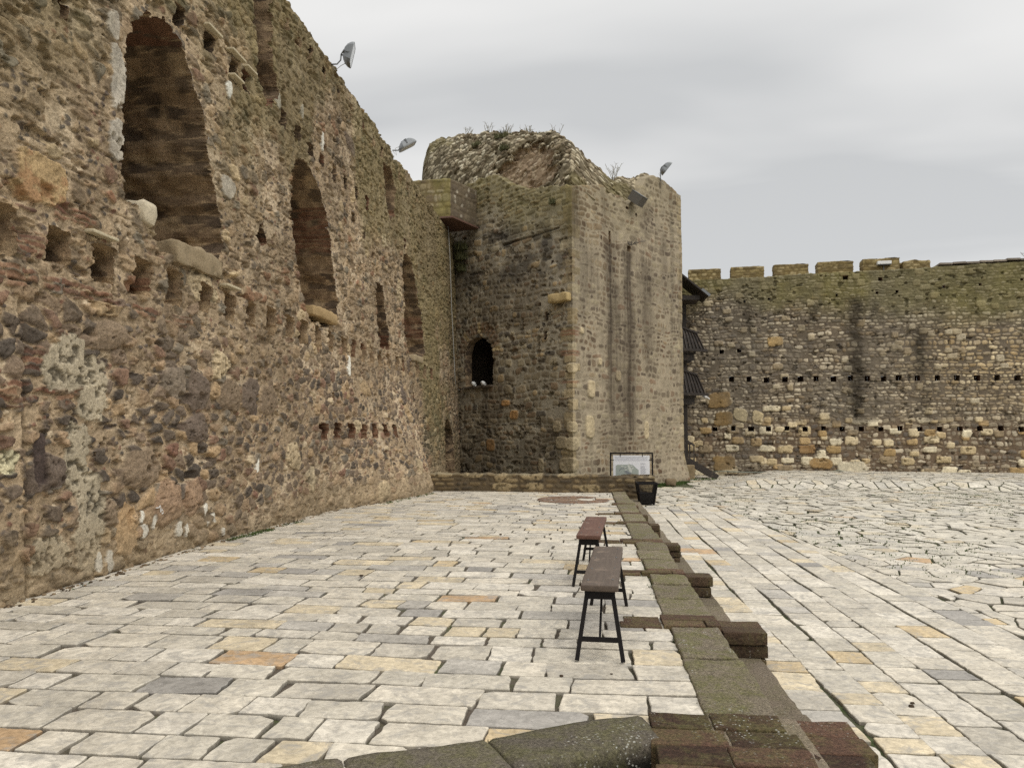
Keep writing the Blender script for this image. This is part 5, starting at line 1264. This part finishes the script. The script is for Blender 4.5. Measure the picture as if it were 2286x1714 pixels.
# ------------------------------------------------------------------ floodlights
def floodlight(loc, rz, tilt, label, group=None, s=1.0, arm=((0, 0, 0), (.16, 0, .02), (.24, 0, .12), (.25, 0, .26))):
    """lamp on a bent arm; local +x points away from the wall"""
    root = empty('floodlight', loc, rz); tag(root, label, 'floodlight', group)
    MB().tube([tuple(c*s for c in p) for p in arm], .018*s, 8).build('arm', M_GREYMETAL, root, True)
    e = Vector([c*s for c in arm[-1]])
    Mx = Matrix.Translation(e+Vector((.10, 0, .03))*s) @ Matrix.Rotation(tilt, 4, 'Y')
    # shell: rounded back, square front looking along local +x
    prof = [(-.17, .05), (-.155, .12), (-.10, .19), (-.03, .235), (.02, .25), (.05, .25)]
    V = []; F = []
    for (x, h) in prof:
        for (a, b) in ((-1, -.72), (-.8, -1), (.8, -1), (1, -.72), (1, .72), (.8, 1), (-.8, 1), (-1, .72)): V.append(Mx @ (Vector((x+.12, a*h*.82, b*h))*s))
    n = 8
    for k in range(len(prof)-1):
        for j in range(n): F.append((k*n+j, k*n+(j+1) % n, (k+1)*n+(j+1) % n, (k+1)*n+j))
    F.append(tuple(range(n))[::-1])
    sh = MB().add(V, F).build('housing', M_GREYMETAL, root)
    V = [Mx @ (Vector((.165, a*.19, b*.235))*s) for a, b in ((-1, -.72), (-.8, -1), (.8, -1), (1, -.72), (1, .72), (.8, 1), (-.8, 1), (-1, .72))]
    MB().add(V, [tuple(range(8))]).build('glass', M_GLASS, sh)
    br = MB()
    for sy in (-1, 1):
        br.bar(e, Mx @ (Vector((-.02, sy*.17, 0))*s), .022*s, .03*s); br.bar(Mx @ (Vector((-.02, sy*.17, 0))*s), Mx @ (Vector((.10, sy*.20, -.03))*s), .022*s, .03*s)
    br.build('bracket', M_GREYMETAL, root)
    c0 = Mx @ (Vector((.05, 0, -.235))*s)
    MB().tube([c0, (c0+Vector((-.10, 0, -.06))*s), Vector((.12, .03, -.12))*s, Vector((.02, .03, -.02))*s], .007*s, 6).build('cable', M_CABLE, root, True)
    return root
floodlight((-4.76, 13.62, 8.24), math.radians(14), math.radians(12), 'grey floodlight on a bent arm over the wall top, the larger and nearer of two', 'floodlights on the palace wall', .80)
floodlight((-4.76, 18.25, 8.30), math.radians(24), math.radians(58), 'grey floodlight over the wall top, tilted down, next to the tower', 'floodlights on the palace wall', .88)
tl = floodlight((2.70, 28.0, 10.45), math.radians(10), math.radians(38), 'small lamp on a short upright pole at the top right corner of the tower', None, .95, ((0, 0, 0), (0, 0, .25), (0, 0, .48), (.04, 0, .56)))
# square lamp lying in the broken top of face two
p = on_face2(3.55, 9.32, .25); root = empty('square_floodlight', p, math.radians(-30)); tag(root, 'square pale-topped lamp box set in the broken rubble top of the tower', 'floodlight')
R45 = Matrix.Rotation(math.radians(38), 4, 'Y')
b8 = MB(); vs = [R45 @ Vector((a*.24, b_*.20, c*.17)) for c in (-1, 1) for b_ in (-1, 1) for a in (-1, 1)]
b8.add(vs, [(0, 2, 3, 1), (0, 1, 5, 4), (2, 6, 7, 3), (1, 3, 7, 5), (0, 4, 6, 2), (4, 5, 7, 6)]); b8.build('housing', mat_plain('dark lamp box', (.11, .10, .085), .6), root)
b8 = MB(); b8.add([R45 @ Vector((a*.25, b_*.21, .172)) for a, b_ in ((-1, -1), (1, -1), (1, 1), (-1, 1))]+[R45 @ Vector((a*.25, b_*.21, .19)) for a, b_ in ((-1, -1), (1, -1), (1, 1), (-1, 1))], [(3, 2, 1, 0), (4, 5, 6, 7), (0, 1, 5, 4), (1, 2, 6, 5), (2, 3, 7, 6), (3, 0, 4, 7)])
b8.build('cover', M_GREYMETAL, root)
# long lamp hung on a merlon
p = on_far(9.80, 8.33, -1.36); root = empty('strip_lamp', p, math.atan2(fd[1], fd[0])); tag(root, 'long white lamp fixed on the fifth merlon of the far wall', 'lamp')
MB().box(-.27, .27, -.10, .10, -.02, .12, bev=.015).build('housing', M_WHITE, root); MB().box(-.25, .25, -.09, .09, -.055, -.021).build('reflector', mat_plain('dark reflector', (.05, .05, .05), .5), root)
MB().bar((0, .08, -.05), (0, .10, -.30), .03).build('stem', M_GREYMETAL, root)
# two small white spot lamps on the tower window sill, with their conduit
for ul, lab in ((.98, 'small white spot lamp on the left half of the tower window sill'), (1.47, 'small white spot lamp on the right half of the tower window sill')):
    p = on_face1(ul, 2.93, .06); root = empty('spot_lamp', p, math.atan2(td1[1], td1[0])); tag(root, lab, 'lamp', 'spot lamps in the tower window')
    MB().tube([(-.06, .10, .05), (-.02, .0, .065), (.0, -.08, .07)], [.045, .06, .075], 12).build('head', M_WHITE, root, True)
    MB().box(-.03, .03, -.0, .06, -.02, .03).build('foot', M_WHITE, root)
p = on_far(2.40, 2.74, .6); root = empty('spot_lamp', p, math.radians(-25)); tag(root, 'small white spot lamp at the tip of the lower stair landing', 'lamp')
MB().tube([(-.10, 0, .08), (0, 0, .02), (.05, 0, -.02)], [.05, .07, .05], 10).build('head', M_WHITE, root, True); MB().tube([(.08, 0, -.02), (.16, 0, -.08)], .03, 8).build('foot', M_WHITE, root)
mb = MB(); pts = [(-4.69, 25.5, 8.33), (-4.63, 25.55, 7.2), (-4.58, 25.6, 5.6), (-4.53, 25.7, 4.4), (-4.49, 25.75, 3.4), (-4.46, 25.8, 2.90)]
q = on_face1(.18, 2.80, .09); q2 = on_face1(.5, 2.86, .07); pts += [tuple(q), tuple(q2)]
mb.tube(pts, .014, 8); tag(mb.build('conduit', M_CABLE, None, True, origin=pts[0]), 'thin pale conduit running down the corner between wall and tower', 'conduit')

# ------------------------------------------------------------------ timber stair between tower and far wall
def stair():
    root = empty('timber_stair', (4.0, 31.4, -.5)); ox, oy, oz = root.location
    tag(root, 'dark timber stair and landings in the gap between tower and far wall', 'staircase')
    def P(x, y, z): return (x-ox, y-oy, z-oz)
    MB().add([P(3.2, 30.9, 8.05), P(4.80, 30.9, 6.70), P(4.80, 32.6, 6.70), P(3.2, 32.6, 8.05), P(3.2, 30.9, 8.12), P(4.83, 30.9, 6.76), P(4.83, 32.6, 6.76), P(3.2, 32.6, 8.12)],
             [(3, 2, 1, 0), (4, 5, 6, 7), (0, 1, 5, 4), (1, 2, 6, 5), (2, 3, 7, 6), (3, 0, 4, 7)]).build('roof', M_DARKWOOD, root)
    MB().bar(P(4.55, 30.88, 6.99), P(4.86, 30.88, 6.72), .05, .10, lin((190, 190, 186))).build('gutter', M_GREYMETAL, root)
    MB().box(3.3-ox, 4.5-ox, 31.2-oy, 32.5-oy, 6.62-oz, 6.80-oz).build('roof_beam', M_DARKWOOD, root)
    for k, (zt_, zm, zb) in enumerate(((5.52, 5.26, 4.52), (3.80, 3.58, 2.78))):
        m = MB(); n = 9
        # outward-leaning boarded parapet whose end swings down to a tip
        for i in range(n+1):
            t = i/n; top = (3.35+t*.98, 31.0, zt_+.12-(zt_+.12-zm)*t); bot = (3.35+t*1.28, 30.80, zb+.06-(.08*t))
            m.bar(P(*top), P(*bot), .055, .03)
        m.bar(P(3.3, 31.0, zt_+.15), P(4.35, 31.0, zm), .09, .07); m.bar(P(3.3, 30.78, zb+.08), P(4.72, 30.78, zb), .10, .10)
        m.add([P(3.35, 31.02, zt_+.1), P(4.33, 31.02, zm-.02), P(4.64, 30.83, zb), P(3.35, 30.83, zb+.06)], [(0, 1, 2, 3)])
        m.build('parapet', M_DARKWOOD, root)
        MB().box(3.2-ox, 4.28-ox, 30.95-oy, 32.5-oy, zb-.10-oz, zb-.02-oz).build('landing', M_DARKWOOD, root)
        for y in (31.0, 31.7, 32.3): MB().box(3.2-ox, 4.22-ox, y-oy, y+.14-oy, zb-.36-oz, zb-.12-oz).build('joist', M_DARKWOOD, root)
    for (x, y) in ((3.45, 31.6), (3.95, 32.35)): MB().box(x-ox, x+.16-ox, y-oy, y+.16-oy, 0, 6.9-oz).build('post', M_DARKWOOD, root)
    # lowest flight with its hand-rail
    m = MB(); m.bar(P(3.35, 30.5, 1.30), P(4.12, 30.5, .80), .07, .07)
    for i in range(5):
        t = i/4; m.bar(P(3.45+.65*t, 30.5, 1.22-.42*t), P(3.45+.65*t, 30.5, .32-.26*t), .045, .045)
    m.build('handrail', M_DARKWOOD, root)
    MB().bar(P(3.3, 30.5, .55), P(4.98, 30.5, -.44), .07, .24).build('stringer', M_DARKWOOD, root)
    MB().bar(P(3.3, 31.3, .55), P(4.98, 31.3, -.44), .07, .24).build('stringer', M_DARKWOOD, root)
    for i in range(5):
        t = (i+.5)/5; MB().box(3.5+1.3*t-.13-ox, 3.5+1.3*t+.13-ox, 30.53-oy, 31.27-oy, .40-.80*t-oz, .44-.80*t-oz).build('tread', M_DARKWOOD, root)
stair()
rs = rough_stone('footing_block', (3.74, 30.25, -.55), (4.10, 30.75, .06), .05, .02, 41, (134, 118, 92), M_SILL); tag(rs, 'squared rough stone block under the foot of the timber stair', 'stone block')
rs = rough_stone('loose_stone', (2.62, 26.6, -.5), (2.98, 26.9, -.24), .08, .03, 42, (122, 106, 84), M_SILL); tag(rs, 'loose grey-brown stone by the foot of the tower', 'stone')
mb = MB(); pts = [on_far(2.6+k*.55, -.31+.015*math.sin(k*1.7)+(.10 if k == 9 else 0), .16+.03*math.sin(k)) for k in range(24)]
mb.tube(pts, .022, 6, lin((150, 156, 140))); tag(mb.build('hose', mat_plain('hose', (.20, .22, .18), .6), None, True, origin=tuple(pts[0])), 'thin grey-green hose lying along the foot of the far wall', 'hose')

# ------------------------------------------------------------------ plants
def blades(mb, x, y, z, n, spread, h, w, col=(1, 1, 1), lean=.5, rr=random):
    for _ in range(n):
        a = rr.uniform(0, 6.283); r = spread*math.sqrt(rr.random()); bx, by = x+r*math.cos(a), y+r*math.sin(a); hh = h*rr.uniform(.5, 1.2)
        b = rr.uniform(0, 6.283); l = hh*lean*rr.uniform(.2, 1); dx, dy = math.cos(b)*l, math.sin(b)*l; px_, py_ = -math.sin(b)*w, math.cos(b)*w
        mb.add([(bx-px_, by-py_, z), (bx+px_, by+py_, z), (bx+dx*.4+px_*.7, by+dy*.4+py_*.7, z+hh*.6), (bx+dx*.4-px_*.7, by+dy*.4-py_*.7, z+hh*.6), (bx+dx, by+dy, z+hh)], [(0, 1, 2, 3), (3, 2, 4)], col)
def core_top(x):
    j = int(np.argmin(np.abs(core_x-x))); i = int(np.argmax(core_pts[:, j, 2])); return core_pts[i, j]
def core_at(x, z):
    j = int(np.argmin(np.abs(core_x-x))); i = int(np.argmin(np.abs(core_pts[:int(core_pts.shape[0]*core_crest), j, 2]-z))); return core_pts[i, j]
# leafy tufts on the tower's rubble
for k, (x, z, n, sp, h, lab) in enumerate(((-3.0, 11.85, 420, .34, .24, 'largest dark green tuft on the rubble top of the tower, hanging over the hollow'), (-1.62, 12.0, 260, .36, .18, 'broad dark green tuft near the right end of the tower top'), (-3.95, 11.9, 160, .24, .16, 'small grey-green tuft on the left part of the tower top'), (-2.95, 11.25, 180, .20, .22, 'dark tuft low in the cleft above the hollow of the tower'))):
    p = core_at(x, z); mb = MB(); blades(mb, 0, 0, -.03, n, sp, h, .012, lean=.9)
    o = mb.build('weed_tuft', M_PLANT); o.location = p+np.array([0, -.12, -.22]); tag(o, lab, 'weed', 'weeds on the tower')
for k, (x, n, h, lab) in enumerate(((-4.35, 7, .42, 'thin dry stalks on the tower top, leftmost'), (-3.55, 6, .45, 'dry stalks left of the biggest green tuft'), (-2.85, 9, .36, 'dry stalks above the biggest green tuft'), (-2.1, 13, .48, 'widest fan of dry stalks on the tower skyline'), (-1.05, 4, .36, 'two thin stalks at the right shoulder of the tower top'), (.98, 9, .62, 'wispy dry stalks on the low right slope of the rubble'))):
    p = core_top(x); mb = MB(); rr = random.Random(k)
    for _ in range(n):
        a = rr.uniform(-1.0, 1.0); L = h*rr.uniform(.6, 1.15); q = Vector((rr.uniform(-.1, .1), rr.uniform(-.1, .1), -.05)); e = q+Vector((math.sin(a)*L*.6, rr.uniform(-.15, .15), L))
        mb.tube([q, (q+e)/2+Vector((rr.uniform(-.02, .02), 0, .02)), e], [.010, .008, .006], 4)
        for s in range(3):
            t = rr.uniform(.5, .95); w = q+(e-q)*t; mb.tube([w, w+Vector((rr.uniform(-.10, .10), 0, rr.uniform(.04, .12)))], .004, 3)
    o = mb.build('dry_stalks', M_DRY); o.location = p; tag(o, lab, 'weed', 'dry stalks on the tower')
p = on_face1(.30, 7.75, .10); mb = MB(); rr = random.Random(9)
for z, s, n in ((0, .26, 260), (-.35, .24, 240), (-.75, .18, 160)): blades(mb, .03, -.02, z, n, s, .30, .014, lean=1.2, rr=rr)
o = mb.build('wall_shrub', M_PLANT); o.location = p; tag(o, 'dark green shrub growing in the corner under the brown slab', 'shrub')
p = on_face1(4.62, 8.62, .06); mb = MB(); blades(mb, 0, 0, -.1, 90, .12, .2, .012, lean=1.0); o = mb.build('weed_tuft', M_PLANT); o.location = p; tag(o, 'tiny green tuft high on the tower face beside the corner', 'weed', 'weeds on the tower')
p = on_face2(3.45, 7.72, .05); mb = MB(); rr = random.Random(4)
for _ in range(26):
    a = rr.uniform(-1.3, 1.3); L = rr.uniform(.2, .62); mb.tube([(0, 0, 0), (math.sin(a)*L*.6, -.08, math.cos(a)*L*.35), (math.sin(a)*L, -.12, math.cos(a)*L*.45)], [.008, .006, .004], 4)
o = mb.build('dry_stalks', M_TWIG); o.location = p; tag(o, 'bare twiggy plant growing from the dark streak on the tower', 'weed', 'dry stalks on the tower')
# short grass: along the foot of the walls and between the crazy paving
gb = MB(); rr = random.Random(12)
def gline(x0, y0, x1, y1, n, sp, h, zf):
    for _ in range(n):
        t = rr.random(); x = x0+(x1-x0)*t+rr.gauss(0, sp); y = y0+(y1-y0)*t+rr.gauss(0, sp); blades(gb, x, y, float(zf(x, y))-.01, 5, .03, h*rr.uniform(.5, 1.2), .004, rr=rr)
Z1 = lambda x, y: zp(y)
gline(-4.64, 9.6, -4.60, 10.9, 260, .035, .035, Z1); gline(-4.62, 11.2, -4.58, 12.2, 50, .03, .03, Z1); gline(-4.64, 6.6, -4.62, 9.0, 40, .03, .02, Z1); gline(-4.2, 15.6, -3.8, 18.8, 90, .04, .05, Z1)
gline(.57, 4.2, .575, 9, 60, .012, .022, Z1); gline(-.7, 3.44, .25, 3.90, 70, .012, .02, Z1)
o = gb.build('grass_fringe', M_GRASS); tag(o, 'short green grass along the wall foot and in the joints', 'grass', kind='stuff')
gb = MB()
for _ in range(1100):
    q = on_face2(rr.uniform(1.2, 6.6), 0, abs(rr.gauss(.35, .22))+.1); blades(gb, q.x, q.y, float(zcourt(q.x, q.y))-.02, 4, .08, .055, .012, rr=rr)
gline(3.6, 29.6, 4.9, 30.2, 160, .15, .08, zcourt)
o = gb.build('grass_patch', M_GRASS); tag(o, 'green grass growing at the foot of the tower', 'grass', kind='stuff')
gb = MB()
for _ in range(5200):
    x = rr.uniform(3.0, 13.0); y = rr.uniform(9.5, 26)
    if x > 4.2+y*.5 or x < float(strip_edge(min(y, 18)))+.05 or float(vn(x*.45, y*.45, 88))*.7+float(vn(x*1.6, y*1.6, 89))*.5 < .58: continue
    blades(gb, x, y, float(zcourt(x, y))-.012, 3, .06, .030, .008, rr=rr)
o = gb.build('paving_moss', M_GRASS); tag(o, 'green moss and grass in the joints of the crazy paving', 'moss', kind='stuff')

gb = MB(); rr = random.Random(21)
for _ in range(420):
    y = rr.uniform(5.6, 19); x = -4.75+float(bulge(y, 0))+.06+abs(rr.gauss(0, .05)); q = rr.uniform(.004, .014); z = float(zp(y))
    gb.rbox((x-q, y-q*1.3, z-.004), (x+q, y+q*1.3, z+q*1.1), q*.4, 1, 0, 0, lin(rr.choice([(110, 94, 74), (80, 68, 54), (140, 122, 98)])), nmax=1)
o = gb.build('grit', M_SILL); tag(o, 'grit and mortar crumbs lying along the foot of the palace wall', 'grit', kind='stuff')
# bare tree beyond the far wall: only its thin outer twigs show
def bare_tree(loc, h, label, seed):
    rr = random.Random(seed); root = empty('bare_tree', loc); tag(root, label, 'tree', 'bare trees beyond the far wall')
    MB().tube([(0, 0, 0), (.05, 0, h*.2), (.1, .05, h*.42)], [.22, .17, .12], 8).build('trunk', M_TWIG, root, True)
    mb = MB()
    def br(p, d, L, r, dep):
        e = p+d*L; m = p+d*L*.5+Vector((rr.gauss(0, .05), rr.gauss(0, .05), .03))*L; mb.tube([p, m, e], [max(r, .016), max(r*.75, .014), max(r*.5, .012)], 5 if dep < 2 else 3, cap=False)
        if dep >= 5: return
        for k in range(3 if dep < 4 else 2):
            nd = (d+Vector((rr.gauss(0, .42), rr.gauss(0, .42), rr.gauss(.10, .25)))).normalized(); s = rr.uniform(.45, 1); br(p+d*L*s, nd, L*rr.uniform(.55, .8), r*.52, dep+1)
    for k in range(6):
        a = k*1.05+rr.random(); br(Vector((.08, .03, h*(.25+.03*k))), Vector((math.cos(a)*.7, math.sin(a)*.7, .8)).normalized(), h*.26, .07, 0)
    mb.build('crown', M_TWIG, root)
bare_tree((25.9, 46, -.8), 13.6, 'bare winter tree showing thin twigs above the far wall at the right edge', 5)
bare_tree((23.3, 47, -.8), 11.2, 'low bare tree whose few twig tips just clear the far wall coping', 6)

# litter and small pebbles on the slabs
for k, (x, y, s) in enumerate(((-.16, 4.55, .012), (.13, 4.62, .010), (1.95, 5.0, .016), (1.98, 5.06, .012), (-2.2, 7.4, .02), (-1.2, 10.6, .02))):
    z = (float(zp(y)) if x < 1 else float(zcourt(x, y)))
    rs = rough_stone('pebble', (x-s, y-s*.7, z), (x+s, y+s*.7, z+s*1.1), s*.5, s*.2, k, (70, 58, 46), M_SILL, cell=.02)
    tag(rs, ['dark pebble under the front bench, left', 'dark pebble under the front bench, right', 'larger of two dark pebbles on the court strip', 'smaller of two dark pebbles on the court strip', 'dark pebble on the open platform, nearer the palace wall', 'dark pebble far out on the platform paving'][k], 'pebble', 'pebbles on the paving')
